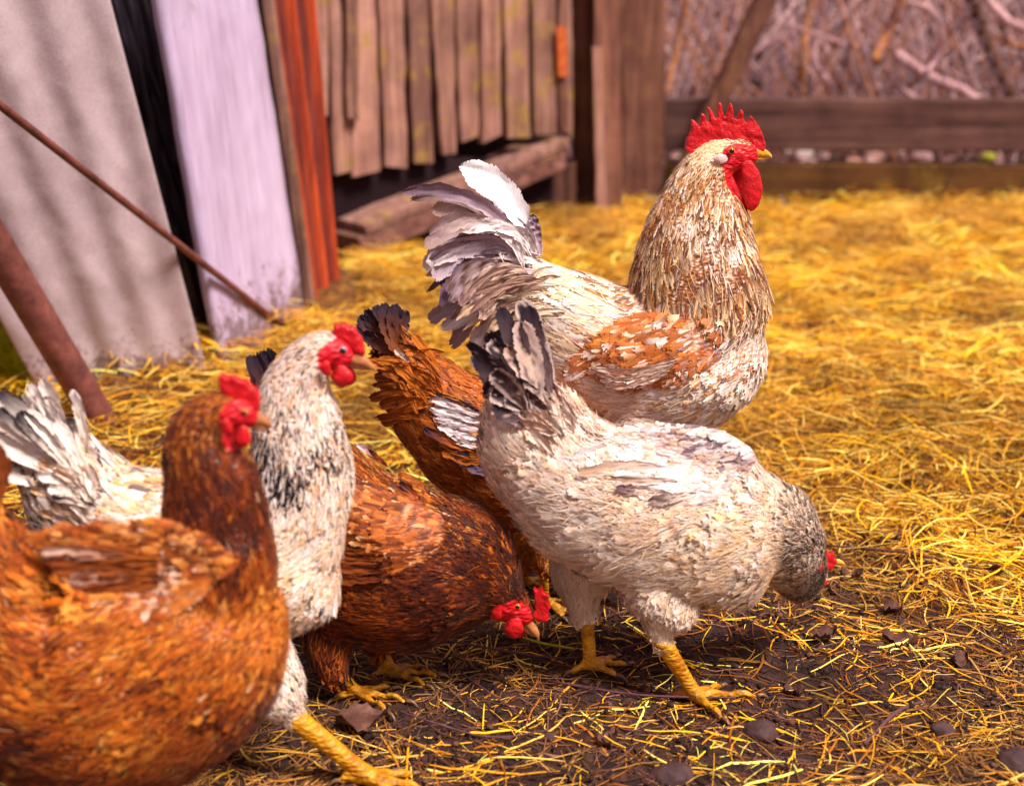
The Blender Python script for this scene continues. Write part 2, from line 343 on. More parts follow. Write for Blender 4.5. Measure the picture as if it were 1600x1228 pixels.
# ------------------------------------------------------------------ feather builder (vectorised)
TP = np.array([0, .3, .6, .85, 1.0]); WPROF = np.array([.55, .95, 1.08, .92, .42])
def feathers(P, N, D, L, W, lift, bow, c0, c1, curl=None, seg=4, cup=0.22, prof=None, off=0.0, fray=1):
    n = len(P); S = np.cross(D, N); tt = TP if seg == 4 else np.linspace(0, 1, seg+1)
    wp = prof if prof is not None else WPROF
    if seg != 4 and prof is None: wp = np.interp(tt, TP, WPROF)
    s = np.array([-1, 0, 1.0]); rid = rng.uniform(0, 60, n)
    if curl is None: curl = np.zeros(n)
    t_ = tt[None, :, None, None]; s_ = s[None, None, :, None]; w_ = wp[None, :, None, None]
    e = lambda a: a[:, None, None, None]; v = lambda a: a[:, None, None, :]
    pos = v(P)+v(D)*e(L)*t_+v(S)*(s_*w_*e(W)/2+e(curl*L)*t_**2)+v(N)*(off+e(L)*(e(lift)*t_-e(bow)*t_**2)-cup*e(W)*(s_**2)*w_)
    tipm = np.clip((tt-0.45)/0.5, 0, 1)[None, :, None, None]
    edge = (np.abs(s)*0.35)[None, None, :, None]*tt[None, :, None, None]
    k = np.clip(tipm+edge, 0, 1)
    col = v(c0)*(1-k)+v(c1)*k; col = np.broadcast_to(col, (n, len(tt), 3, 3))
    a = (tt[None, :, None]*L[:, None, None]-np.abs(s)[None, None, :]*W[:, None, None]*0.45)*650
    fu = np.stack([np.broadcast_to(a, (n, len(tt), 3)), np.broadcast_to(s[None, None, :]*1.3, (n, len(tt), 3)), np.broadcast_to(rid[:, None, None], (n, len(tt), 3))], -1)
    fe = np.maximum(np.abs(s)[None, :]**1.0*np.clip(tt*2.2, 0, 1)[:, None], np.clip((tt-.6)/.4, 0, 1)[:, None])
    if fray == 0: fe = fe*0
    col = np.concatenate([col, np.broadcast_to(fe[None, :, :, None], (n, len(tt), 3, 1))], -1)
    k2 = len(tt)*3; base = (np.arange(n)*k2)[:, None, None]; q = []
    for i in range(len(tt)-1):
        for j in range(2): q.append([i*3+j, i*3+j+1, (i+1)*3+j+1, (i+1)*3+j])
    Fq = (base+np.array(q)[None]).reshape(-1, 4)
    return pos.reshape(-1, 3), Fq, col.reshape(-1, 4), fu.reshape(-1, 3)
def merge(parts):
    V, Fq, C, U = [], [], [], []; n = 0
    for p in parts:
        V.append(p[0]); Fq.append(p[1]+n); C.append(p[2]); U.append(p[3]); n += len(p[0])
    return np.vstack(V), np.vstack(Fq), np.vstack(C), np.vstack(U)
def pick(weights, palette):
    """weights (N,K) -> one palette row each"""
    wts = np.clip(weights, 0, None); wts = wts/wts.sum(1, keepdims=True); c = np.cumsum(wts, 1); u = rng.random(len(c))
    if PK[0] is not None and len(PK[0]) == len(c):
        g = PK[0]+0.75*rng.normal(size=len(c)); u = np.empty(len(c)); u[g.argsort()] = (np.arange(len(c))+.5)/len(c)
    k = np.clip((u[:, None] > c).sum(1), 0, len(palette)-1)
    return palette[k]*.86+(wts @ palette)*.14 if PK[0] is not None else palette[k]
PK = [None]
def softpick(colf, q, P):
    PK[0] = nz(P, 240, 77, 2)*.8; r = colf(q, P); PK[0] = None; return r
def E(q, cx, cy, rx, ry, rot=0, soft=0.5):
    a = math.radians(rot); dx = q[:, 0]-cx; dy = q[:, 1]-cy
    u = (dx*math.cos(a)+dy*math.sin(a))/rx; v = (-dx*math.sin(a)+dy*math.cos(a))/ry
    return np.clip((1+soft/2-np.sqrt(u*u+v*v))/soft, 0, 1)
PAL = lambda *c: np.array([lin(x) for x in c])

class Bird:
    def __init__(s, name, base, yaw, label, category, group=None):
        s.base = np.array(base, float); s.yaw = math.radians(yaw)
        s.H = np.array([math.cos(s.yaw), math.sin(s.yaw), 0]); s.La = np.array([-math.sin(s.yaw), math.cos(s.yaw), 0])
        s.root = empty(name, s.base, label, category, group); s.acc = Acc(); s.bones = []; s.name = name; s.claws = []
    def W(s, px, py, lat=0.0): return hit(px, py, s.base+s.La*lat, s.La)
    def sc(s, p): return float((p-CO) @ FW)/F
    def loft(s, rows, lat=0.0, rl=0.8, fl=None, flow=-1, down=0.0, kind='f', seg=22, lats=None, m=5):
        """rows (px,py,rv[,rl factor]); fl: (length, width, lift) per row in px/ratio"""
        pts, rv, rw, fa = [], [], [], []
        for i, r in enumerate(rows):
            p = s.W(r[0], r[1], lats[i] if lats else lat); k = s.sc(p); pts.append(p); rv.append(r[2]*k)
            rw.append(r[2]*k*(r[3] if len(r) > 3 else rl)); f = fl[i] if fl else (20, 8, .15); fa.append((f[0]*k, f[1]*k, f[2]))
        R = catmull(np.column_stack([pts, rv, rw, fa]), m); P = R[:, :3]; n = len(P)
        R[:, 3:5] = np.maximum(R[:, 3:5], 0.0012)
        T = np.gradient(P, axis=0); T /= np.linalg.norm(T, axis=1)[:, None]
        Lv = s.La[None]-T*(T @ s.La)[:, None]; Lv /= np.linalg.norm(Lv, axis=1)[:, None]; U = np.cross(T, Lv)
        a = np.linspace(0, 2*PI, seg, endpoint=False)
        V = P[:, None]+U[:, None]*np.cos(a)[None, :, None]*R[:, 3, None, None]+Lv[:, None]*np.sin(a)[None, :, None]*R[:, 4, None, None]
        V = V.reshape(-1, 3); f = []
        c0 = len(V); V = np.vstack([V, P[0]-T[0]*R[0, 3]*0.6, P[-1]+T[-1]*R[-1, 3]*0.6])
        for i in range(n-1):
            for j in range(seg): k = (j+1) % seg; f.append((i*seg+j, i*seg+k, (i+1)*seg+k, (i+1)*seg+j))
        for j in range(seg):
            k = (j+1) % seg; f.append((c0, k, j)); f.append((c0+1, (n-1)*seg+j, (n-1)*seg+k))
        s.acc.add(V, f)
        for i in range(n):
            d = T[i]*flow+np.array([0, 0, -down]); d /= np.linalg.norm(d)
            s.bones.append((*P[i], *d, (R[i, 3]+R[i, 4])/2, R[i, 5], R[i, 6], R[i, 7], {'f': 0, 's': 1, 'l': 2}[kind]))
        return V, f
    def skinmask(s, q): return np.zeros(len(q))
    def build(s, colf, skin_ells, cover=7, strands=9000, voxel=0.0032, jitter=0.25, skin_col=(200, 25, 30), leg_col=((186, 118, 8), (232, 170, 34)), lumps=.0025):
        V, f, _ = s.acc.get(); V, N, q = remesh(V, f, voxel, 9); B = np.array(s.bones); s.B = B
        def nearest(P):
            out = np.zeros(len(P), int); dirs = np.zeros((len(P), 3)); par = np.zeros((len(P), 3))
            for a in range(0, len(P), 20000):
                d = np.linalg.norm(P[a:a+20000, None]-B[None, :, :3], axis=2)/B[None, :, 6]
                out[a:a+20000] = d.argmin(1); w = np.exp(-(d-d.min(1, keepdims=True))*9)
                w /= w.sum(1, keepdims=True); dirs[a:a+20000] = w @ B[:, 3:6]; par[a:a+20000] = w @ B[:, 7:10]
            return out, dirs, par
        s.nearest = nearest
        def sag(P): return project(P-((P-s.base) @ s.La)[:, None]*s.La)
        s.sag = sag
        nb, _, _ = nearest(V); sp = sag(V); kind = B[nb, 10]
        face = np.zeros(len(V))
        for e_ in skin_ells: face = np.maximum(face, E(sp, *e_, soft=0.3))
        c0, _ = softpick(colf, sp, V); lc = lin(leg_col[0])+(lin(leg_col[1])-lin(leg_col[0]))*np.clip(nz(V, 120, 5)*0.5+.5, 0, 1)[:, None]
        cc = c0.copy(); cc[kind == 2] = lc[kind == 2]; m = (face > 0.5) | (kind == 1); cc[m] = lin(skin_col)
        ft = (kind == 0) & ~m; V = V+N*(np.where(ft, lumps*(nz(V, 42, 19, 2)+.5*nz(V, 100, 20, 1)), 0))[:, None]
        dirt = (kind == 2) & (nz(V, 260, 44, 3)+.5-V[:, 2]*26 > .35); cc[dirt] = lin((84, 54, 30))*.45+cc[dirt]*.55
        for cv, cf in s.claws: place('claw', cv, cf, M_claw, s.root)
        # fine scutes on the bare skin
        V2 = V+N*(np.where(m, 0.0006*nz(V, 700, 9), 0))[:, None]
        place('body', V2, q, M_skin, s.root, cc)
        # contour feathers
        a, b_, c_ = V[q[:, 0]], V[q[:, 1]], V[q[:, 2]]; d_ = V[q[:, 3]]
        area = np.linalg.norm(np.cross(c_-a, d_-b_), axis=1)/2; cen = (a+c_)/2
        nbf, _, par = nearest(cen); ok = (B[nbf, 10] == 0); spf = sag(cen)
        fm = np.zeros(len(cen))
        for e_ in skin_ells: fm = np.maximum(fm, E(spf, *e_, soft=0.3))
        ok &= fm < 0.5
        dens = area*ok*cover/(par[:, 0]*par[:, 1]*0.62); cnt = int(dens.sum()); parts = []
        def sample(n, wt):
            fi = rng.choice(len(q), n, p=wt/wt.sum()); u, v = rng.random((2, n))
            A, Bb, C, D = V[q[fi, 0]], V[q[fi, 1]], V[q[fi, 2]], V[q[fi, 3]]
            P = (A*(1-u)[:, None]+Bb*u[:, None])*(1-v)[:, None]+(D*(1-u)[:, None]+C*u[:, None])*v[:, None]
            Nn = N[q[fi, 0]]*.5+N[q[fi, 2]]*.5; Nn /= np.linalg.norm(Nn, axis=1)[:, None]
            _, d, pr = nearest(P); d = d+rng.normal(size=d.shape)*jitter*0.35+0.18*np.stack([nz(P, 40, 31), nz(P, 40, 32), nz(P, 40, 33)], 1)
            d -= Nn*(d*Nn).sum(1)[:, None]; ln = np.linalg.norm(d, axis=1); d /= ln[:, None]+1e-9
            return P, Nn, d, pr, sag(P)
        P, Nn, D, pr, sp = sample(cnt, dens); r = rng.random(cnt)
        c0, c1 = softpick(colf, sp, P); v = (1+0.16*rng.normal(size=cnt))[:, None].clip(.6, 1.5); c0 = c0*v*.86; c1 = c1*v
        L = pr[:, 0]*rng.uniform(.75, 1.3, cnt); Wd = pr[:, 1]*rng.uniform(.75, 1.25, cnt)
        lift = pr[:, 2]*(0.7+0.9*rng.random(cnt)+0.35*nz(P, 60, 8)); parts.append(feathers(P-Nn*0.001, Nn, D, L, Wd, lift, lift*0.55, c0, c1, rng.normal(size=cnt)*0.12))
        if strands:
            strands = int(strands*.45)
            P, Nn, D, pr, sp = sample(strands, dens*par[:, 1]**0.5); c0, c1 = softpick(colf, sp, P); c0 = c0*1.05; D = D+rng.normal(size=D.shape)*0.16
            D -= Nn*(D*Nn).sum(1)[:, None]; D /= np.linalg.norm(D, axis=1)[:, None]
            L = pr[:, 0]*rng.uniform(.5, 1.0, strands); lift = pr[:, 2]*rng.uniform(.9, 1.9, strands)
            parts.append(feathers(P, Nn, D, L, np.full(strands, .0011), lift, lift*0.4, c0, c1, rng.normal(size=strands)*0.22, prof=np.array([.8, .9, .8, .5, .1]), off=0.0008, fray=0))
        VV, Fq, C, U = merge(parts)
        place('plumage', VV, Fq, M_feather, s.root, C, U, kind='stuff')
        s.V, s.N = V, N
    def blat_fn(s, sg, lo=.1):
        hx, hz = (s.V-s.base) @ s.H, s.V[:, 2]; bl_ = (s.V-s.base) @ s.La*sg; om = bl_ > 0; hb = np.column_stack([hx, hz])[om]; lb = bl_[om]
        mxl = np.percentile(lb, 92)
        def blat(Q):
            q2 = np.column_stack([(Q-s.base) @ s.H, Q[:, 2]]); out = np.zeros(len(Q))
            for a in range(0, len(Q), 400):
                d2 = ((q2[a:a+400, None]-hb[None])**2).sum(2); kk = np.argpartition(d2, 24, axis=1)[:, :24]; out[a:a+400] = lb[kk].max(1)
            return np.maximum(out, lo*mxl)
        return blat
    def hug(s, pts, off=.004):
        """lateral offsets that lay a feather on the near flank"""
        l_ = -s.blat_fn(-1)(np.array([s.W(p[0], p[1], -.05) for p in pts])); return [float(v-off) for v in l_]
    # one long quill feather: centre line through pixels, own mesh
    def quill(s, pts, width, c0, c1, lat=0.0, lat1=None, name='tail_feather', parent=None, tilt=0.0, bars=None, edge=None, cup=0.15, frayed=0.14, roundtip=0.5, lats=None, mott=None, seg=16):
        k = len(pts); lat1 = lat if lat1 is None else lat1
        W3 = [s.W(p[0], p[1], lats[i] if lats else lat+(lat1-lat)*i/(k-1)) for i, p in enumerate(pts)]
        C = catmull(W3, 8); L = np.cumsum(np.r_[0, np.linalg.norm(np.diff(C, axis=0), axis=1)]); tot = L[-1]
        tt = np.linspace(0, 1, seg+1); P = np.stack([np.interp(tt*tot, L, C[:, i]) for i in range(3)], 1)
        T = np.gradient(P, axis=0); T /= np.linalg.norm(T, axis=1)[:, None]
        La = s.La-0*T; Sd = np.cross(T, La); Sd /= np.linalg.norm(Sd, axis=1)[:, None]; Nn = np.cross(Sd, T)
        ang = tilt; Sx = Sd*math.cos(ang)+Nn*math.sin(ang); Nx = Nn*math.cos(ang)-Sd*math.sin(ang)
        wk = width*s.sc(P[len(P)//2]); m = 9; ss = np.linspace(-1, 1, m)
        prof = np.interp(tt, [0, .12, .4, .75, .92, 1], [.18, .5, .9, 1, .62+.25*roundtip, .12+.3*roundtip])
        rr = np.random.default_rng(abs(int(pts[0][0]*7+pts[-1][0]*13+pts[-1][1])))
        fray = 1+frayed*rr.normal(size=(seg+1, 2)); V = []; Cc = []; U = []; rid = rr.uniform(0, 60)
        for i in range(seg+1):
            for j, x in enumerate(ss):
                fr = fray[i, 0 if x < 0 else 1] if abs(x) > 0.9 else 1
                wv = x*prof[i]*wk/2*fr
                sweep = 0.35*abs(x)*wk*0.5*min(1, (1-tt[i])*3)          # barbs swept towards the tip
                V.append(P[i]+Sx[i]*wv+T[i]*(sweep-(1-roundtip)*0.2*abs(x)*wk*0)-Nx[i]*cup*wk*(x*x)*prof[i]+Nx[i]*0.0008*rr.normal())
                kk = np.clip((tt[i]-0.25)/0.7, 0, 1); col = np.array(c0)*(1-kk)+np.array(c1)*kk
                if bars is not None:
                    if math.sin(tt[i]*26+abs(x)*2.0+rid) > 0.35: col = np.array(bars)
                if mott is not None and math.sin(tt[i]*17+rid*3+2.4*math.sin(x*2.3+rid))+.8*math.sin(tt[i]*41+x*5+rid*7) > mott[1]: col = col*.15+np.array(mott[0])*.85
                if edge is not None and (abs(x) > 0.7 or tt[i] > .95): col = col*0.25+np.array(edge)*0.75
                if j == m//2: col = col*1.15
                Cc.append((*np.clip(col[:3], .002, 1), max(abs(x)**4*.85, 1.0 if tt[i] > .97 else 0) if tt[i] > .12 else 0)); U.append(((tt[i]*tot-abs(x)*wk*0.28)*650, x*2.2, rid))
        f = np.array([[i*m+j, i*m+j+1, (i+1)*m+j+1, (i+1)*m+j] for i in range(seg) for j in range(m-1)])
        return place(name, np.array(V), f, M_feather, parent or s.root, np.array(Cc), np.array(U))
    def slab(s, outline, half, lat, mat, name, voxel=0.0015, rough=0.0006, parent=None, sm=6):
        pts = [s.W(x, y, lat) for x, y in outline]; n = len(pts); tri = geometry.tessellate_polygon([[Vector((x, -y, 0)) for x, y in outline]])
        A = np.array(pts); V = np.vstack([A-s.La*half, A+s.La*half])
        f = [tuple(t) for t in tri]+[tuple(i+n for i in t[::-1]) for t in tri]+[(i, i+n, (i+1) % n+n, (i+1) % n) for i in range(n)]
        me = bpy.data.meshes.new('t'); me.from_pydata([tuple(v) for v in V], [], f); bm = bmesh.new(); bm.from_mesh(me); bmesh.ops.recalc_face_normals(bm, faces=bm.faces)
        f = [tuple(v.index for v in fc.verts) for fc in bm.faces]; bm.free(); bpy.data.meshes.remove(me)
        V, N, q = remesh(V, f, voxel, sm); V = V+N*(rough*nz(V, 420, 3, 2)+rough*nz(V, 180, 4, 1))[:, None]
        return place(name, V, q, mat, parent or s.root)
    def blobs(s, rows, mat, name, rl=0.5, lat=0.0, lats=None, voxel=0.0014, parent=None, rough=0.0004):
        sv_acc, sv_b = s.acc, s.bones; s.acc, s.bones = Acc(), []; s.loft(rows, lat, rl, lats=lats, seg=16)
        V, f, _ = s.acc.get(); s.acc, s.bones = sv_acc, sv_b
        V, N, q = remesh(V, f, voxel, 3); V = V+N*(rough*nz(V, 400, 3, 2))[:, None]
        return place(name, V, q, mat, parent or s.root)
    def eye(s, px, py, r, lat, iris=None, sides=(-1, 1)):
        for sg in sides:
            if sg == 1: p = s.W(px, py, 0)+s.La*abs(lat)
            else: p = s.W(px, py, -abs(lat))
            rad = r*s.sc(p); me = bpy.data.meshes.new('eye'); bm = bmesh.new(); bmesh.ops.create_uvsphere(bm, u_segments=18, v_segments=12, radius=rad)
            me.materials.append(iris or M_iris); me.materials.append(M_pupil)
            ax = Vector(tuple(s.La*sg))
            rot = Vector((0, 0, 1)).rotation_difference(ax); bmesh.ops.rotate(bm, verts=bm.verts, matrix=rot.to_matrix())
            for fc in bm.faces:
                fc.smooth = True; fc.material_index = 1 if fc.calc_center_median().normalized().dot(ax) > 0.74 else 0
            bm.to_mesh(me); bm.free(); o = link('eye', me, None, s.root, p-s.base)
    def foot(s, ank, toes, r, knee, rk):
        """shank from knee (px,py,lat) to ankle, toes to ground pixels"""
        A = G(*ank)+np.array([0, 0, 0.012]); la = float((A-s.base) @ s.La); k = s.sc(A)
        def row3(P, r_): q = project(P[None])[0]; return (q[0], q[1], r_), float((P-s.base) @ s.La)
        r0, l0 = (knee[0], knee[1], rk), knee[2]; K = s.W(knee[0], knee[1], knee[2])
        mid = (K+A)/2; rows = [r0]; lats = [l0]
        for P, rr in ((K*.75+A*.25, rk*.86), (mid, rk*.8), (K*.15+A*.85, r*0.95), (A, r*1.1)):
            a, b_ = row3(P, rr); rows.append(a); lats.append(b_)
        s.loft(rows, lats=lats, rl=.9, kind='l', seg=12, m=3)
        for ti, tpx in enumerate(toes):
            Tt = G(*tpx)+np.array([0, 0, 0.003]); m1 = A*.62+Tt*.38; m1[2] = max(A[2], Tt[2])*0.5+0.008; m2 = A*.3+Tt*.7; m2[2] = Tt[2]+0.007
            rws, lts = [], []
            for P, rr in ((A-np.array([0, 0, 0.002]), r*.85), (m1, r*.62), (A*.45+Tt*.55+np.array([0, 0, .001]), r*.5), (m2, r*.56), (A*.1+Tt*.9, r*.42), (Tt, r*.16)):
                a, b_ = row3(P, rr); rws.append(a); lts.append(b_)
            dr = (Tt-A)/np.linalg.norm(Tt-A); s.claws.append(tube([Tt-dr*.004+np.array([0, 0, .002]), Tt+dr*.004+np.array([0, 0, .003]), Tt+dr*.012-np.array([0, 0, .003])], [.0028, .0021, .0004], 3, 8))
            s.loft(rws, lats=lts, rl=.9, kind='l', seg=10, m=3)
    def wing(s, rows, lat_px, colf, fl, prim, thick=0.28, cover=7, lift=0.14, sides=(-1, 1)):
        """folded wing: shell + coverts, with primaries as sub-parts. rows (px,py,r)"""
        for sg in sides:
            sv_acc, sv_b = s.acc, s.bones; s.acc, s.bones = Acc(), []
            ref = s.W(rows[1][0], rows[1][1], 0); k = s.sc(ref); lat = lat_px*k*sg
            if sg == -1: s.loft(rows, lat=lat, rl=thick, fl=fl, flow=1, down=.12, seg=18)
            else:
                s.loft(rows, lat=0, rl=thick, fl=fl, flow=1, down=.12, seg=18)
            V, f, _ = s.acc.get(); B = np.array(s.bones); s.acc, s.bones = sv_acc, sv_b
            if sg == 1: V = V+s.La*lat; B[:, :3] += s.La*lat
            blat = s.blat_fn(sg, .45)
            cur = (V-s.base) @ s.La*sg; mean_l = lat*sg; bo = blat(V); bs_ = blat(B[:, :3])
            V = V+s.La*sg*((bo-.003)+(cur-mean_l)*1.0-cur)[:, None]; B[:, :3] += s.La*sg*(bs_-.003-(B[:, :3]-s.base) @ s.La*sg)[:, None]
            c0, c1 = softpick(colf, s.sag(V), V); wg = place('wing', V, f, M_skin, s.root, c0)
            fa = np.array([g if len(g) == 4 else g+(g[0],) for g in f]); A, Bq, C, D_ = (V[fa[:, i]] for i in range(4))
            nr = np.cross(C-A, D_-Bq); area = np.linalg.norm(nr, axis=1)/2; nr /= 2*area[:, None]+1e-12
            cen = (A+C)/2; outw = (nr @ s.La)*sg > -0.25; wt = area*outw
            # orientation of normals away from axis
            ax = B[np.linalg.norm(cen[:, None]-B[None, :, :3], axis=2).argmin(1), :3]; flip = ((cen-ax)*nr).sum(1) < 0; nr[flip] *= -1
            outw = (nr @ s.La)*sg > -0.3; wt = area*outw
            mL, mW = B[:, 7].mean(), B[:, 8].mean(); n = int(wt.sum()*cover/(mL*mW*.62)); fi = rng.choice(len(fa), n, p=wt/wt.sum()); u, v = rng.random((2, n))
            P = (A[fi]*(1-u)[:, None]+Bq[fi]*u[:, None])*(1-v)[:, None]+(D_[fi]*(1-u)[:, None]+C[fi]*u[:, None])*v[:, None]; Nn = nr[fi]
            Nn = Nn+s.La*sg*0.4; Nn /= np.linalg.norm(Nn, axis=1)[:, None]
            kb = np.linalg.norm(P[:, None]-B[None, :, :3], axis=2).argmin(1); D = B[kb, 3:6]+rng.normal(size=P.shape)*0.1; D -= Nn*(D*Nn).sum(1)[:, None]; D /= np.linalg.norm(D, axis=1)[:, None]
            c0, c1 = softpick(colf, s.sag(P), P); vv = (1+.14*rng.normal(size=n))[:, None].clip(.6, 1.4)
            L = B[kb, 7]*rng.uniform(.8, 1.25, n); Wd = B[kb, 8]*rng.uniform(.85, 1.2, n); lf = lift*rng.uniform(.6, 1.5, n)
            VV, Fq, Cc, U = feathers(P, Nn, D, L, Wd, lf, lf*.6, c0*vv, c1*vv, rng.normal(size=n)*.08)
            place('wing_coverts', VV, Fq, M_feather, wg, Cc, U, kind='stuff')
            for (pts, wd, ca, cb, ed) in prim:
                if sg == 1: continue
                th_ = thick*rows[len(rows)//2][2]*k; bb = blat(np.array([s.W(p[0], p[1], lat) for p in pts])); lts = [-(bb[j]+th_*(.75 if j < len(pts)-1 else .35)+.002) for j in range(len(pts))]
                s.quill(pts, wd, lin(ca), lin(cb), lats=lts, name='flight_feather', parent=wg, edge=None if ed is None else lin(ed), cup=0.08, seg=14)

exec_birds = True
def bez(a, c, b, n=5):
    t = np.linspace(0, 1, n)[:, None]; a, c, b = map(np.array, (a, c, b)); return ((1-t)**2*a+2*t*(1-t)*c+t*t*b).tolist()
# ================================================================== hay, mud and litter
def ribbons(n, xy, L, Wd, c0, c1, z0, tiltz, curl, seg=4):
    x, y = xy; th = rng.uniform(0, 2*PI, n); ct = np.cumsum(np.hstack([np.zeros((n, 1)), curl[:, None]*rng.normal(1, .35, (n, seg-1))]), 1)
    px, py = [x], [y]
    for i in range(seg):
        a = th+ct[:, min(i, seg-1)]; px.append(px[-1]+np.cos(a)*L/seg); py.append(py[-1]+np.sin(a)*L/seg)
    PX, PY = np.stack(px, 1), np.stack(py, 1); PX += (x-PX.mean(1))[:, None]; PY += (y-PY.mean(1))[:, None]
    Z = gz(PX.ravel(), PY.ravel()).reshape(PX.shape); Zs = Z*.35+Z.max(1, keepdims=True)*.65
    tt = np.linspace(-.5, .5, seg+1)[None]; Z = np.maximum(Zs+z0[:, None]+tiltz[:, None]*tt*L[:, None]-(tt**2)*L[:, None]*.25*rng.random((n, 1)), Z+.0015)
    P = np.stack([PX, PY, Z], -1); T = np.gradient(P, axis=1); T /= np.linalg.norm(T, axis=2, keepdims=True)
    up = np.array([0, 0, 1.0])+rng.normal(size=(n, 1, 3))*.55; S = np.cross(T, up); S /= np.linalg.norm(S, axis=2, keepdims=True)
    wp = np.interp(np.linspace(0, 1, seg+1), [0, .15, .8, 1], [.6, 1, .9, .35])[None, :, None]
    Nn = np.cross(S, T); w3 = S*wp*Wd[:, None, None]/2
    V = np.stack([P-w3, P+Nn*Wd[:, None, None]*.3, P+w3], 2)      # folded stem, 3 across
    k = (seg+1)*3; q = [[i*3+j, i*3+j+1, (i+1)*3+j+1, (i+1)*3+j] for i in range(seg) for j in range(2)]
    Fq = ((np.arange(n)*k)[:, None, None]+np.array(q)[None]).reshape(-1, 4)
    C = np.broadcast_to(np.linspace(0, 1, seg+1)[None, :, None, None]*c1[:, None, None, :]+(1-np.linspace(0, 1, seg+1))[None, :, None, None]*c0[:, None, None, :], (n, seg+1, 3, 3))
    return V.reshape(-1, 3), Fq, C.reshape(-1, 3)
def litter_xy(n, dens, ylo=1.15, yhi=4.75):
    out = np.zeros((0, 2))
    while len(out) < n:
        y = rng.uniform(ylo, yhi, 60000); x = rng.uniform(-1, 1, 60000)*(y*.36+.35); keep = rng.random(60000) < dens(x, y)*(y*.36+.35)/2.1
        keep &= ~((x < -.25-.14*(y-2.7)) & (y > 2.95+.2*smooth(-1, -.3, x)))
        out = np.vstack([out, np.column_stack([x, y])[keep]])
    return out[:n, 0], out[:n, 1]
SP = PAL((240, 176, 26), (254, 214, 100), (214, 140, 14), (150, 84, 18), (226, 170, 74), (96, 52, 26))
def straw(name, n, dens, Lr, Wr, zr, curl_s, wts, tilt=.12, seg=4, **kw):
    x, y = litter_xy(n, dens, **kw); L = rng.uniform(*Lr, n)**1.0*rng.uniform(.5, 1, n); Wd = rng.uniform(*Wr, n)
    cv = straw_cover(x, y); c0 = pick(np.tile(wts, (n, 1)), SP)*rng.uniform(.75, 1.2, (n, 1)); c1 = c0*rng.uniform(.8, 1.15, (n, 1))
    P = np.column_stack([x, y]); patch = (1+.34*nz(P, 16, 101)+.30*nz(P, 5, 102)+.2*nz(P, 50, 103))[:, None]; dl = (np.clip(nz(P, 8, 104)+.05, 0, .8)*.8)[:, None]; dul = lin((150, 100, 44)); c0 = (c0*(1-dl)+dul*dl)*patch; c1 = (c1*(1-dl)+dul*dl)*patch
    return ribbons(n, (x, y), L, Wd, np.clip(c0, .004, .95), np.clip(c1, .004, .95), (rng.random(n)**1.6)*zr*(.25+.75*cv), rng.normal(size=n)*tilt*(.4+.6*cv), rng.normal(size=n)*curl_s, seg)
def mrg(ps):
    V, Fq, C = [], [], []; n = 0
    for a, b_, c in ps: V.append(a); Fq.append(b_+n); C.append(c); n += len(a)
    return np.vstack(V), np.vstack(Fq), np.vstack(C)
full = lambda x, y: straw_cover(x, y)**1.3
V, Fq, C = mrg([straw('a', 34000, full, (.04, .17), (.0011, .0036), .045, .17, [3, 2.2, 2.2, 1.4, .9, .6]),
                straw('b', 34000, full, (.02, .10), (.0007, .0018), .036, .38, [2.0, .9, 2.2, 2.2, .9, 1.6])])
link('hay_blanket', mesh_np('hay', V, Fq, C), M_straw, kind='stuff')
def thin(x, y):
    nn_ = nz(np.column_stack([x, y]), 9, 55)
    return (.16+.22*np.clip(nn_+.3, 0, 1)+.30*smooth(1.66, 1.5, y)+.5*straw_cover(x, y)+.5*smooth(.28, .62, x)+.4*smooth(1.8, 2.0, y)*smooth(.2, .5, x))*smooth(2.7, 2.3, y)
V, Fq, C = mrg([straw('c', 9000, thin, (.03, .13), (.0010, .0030), .012, .14, [2.0, 1.4, 2.0, 2.2, 1.4, 1.8], .07, yhi=2.7),
                straw('d', 13000, thin, (.008, .05), (.0006, .0018), .007, .25, [1.0, .6, 1.6, 2.6, 1.2, 3.2], .07, yhi=2.7)])
link('scattered_straw', mesh_np('straw', V, Fq, C), M_straw, kind='stuff')
SPk = SP; SP = PAL((64, 38, 38), (92, 58, 54), (44, 26, 28), (120, 80, 68), (80, 48, 36), (36, 20, 22))
mudd = lambda x, y: (1.0-.8*straw_cover(x, y))*smooth(2.9, 2.4, y)
V, Fq, C = mrg([straw('e', 12000, mudd, (.01, .06), (.0008, .0026), .007, .3, [1, 1, 1, .6, 1, 1], .10, yhi=2.9), straw('f', 1300, mudd, (.06, .20), (.0010, .0022), .008, .22, [1, 1, 1, .6, 1, 1], .04, seg=7, yhi=2.9)])
link('root_fibres', mesh_np('fibres', V, Fq, C), M_twig, kind='stuff'); SP = SPk
# mud crumbs: little uneven lumps
n = 14000; x, y = litter_xy(n, lambda x, y: (1.05-straw_cover(x, y))*smooth(2.9, 2.3, y)*(.4+.6*np.clip(nz(np.column_stack([x, y]), 18, 66)+.4, 0, 1)), yhi=2.9)
ico = bmesh.new(); bmesh.ops.create_icosphere(ico, subdivisions=1, radius=1); IV = np.array([v.co[:] for v in ico.verts]); IF = np.array([[v.index for v in f.verts] for f in ico.faces]); ico.free()
r = .0009+.0042*rng.random(n)**4; V = IV[None]*(1+.28*rng.normal(size=(n, len(IV), 1)))*r[:, None, None]*np.array([1, 1, .62])*rng.uniform(.6, 1.4, (n, 1, 3))
V = V+np.stack([x, y, gz(x, y)+r*.2+.002], 1)[:, None]; Fq = ((np.arange(n)*len(IV))[:, None, None]+IF[None]).reshape(-1, 3)
cc = PAL((44, 24, 20), (66, 38, 30), (96, 62, 44), (28, 15, 14))[rng.integers(0, 4, n)]
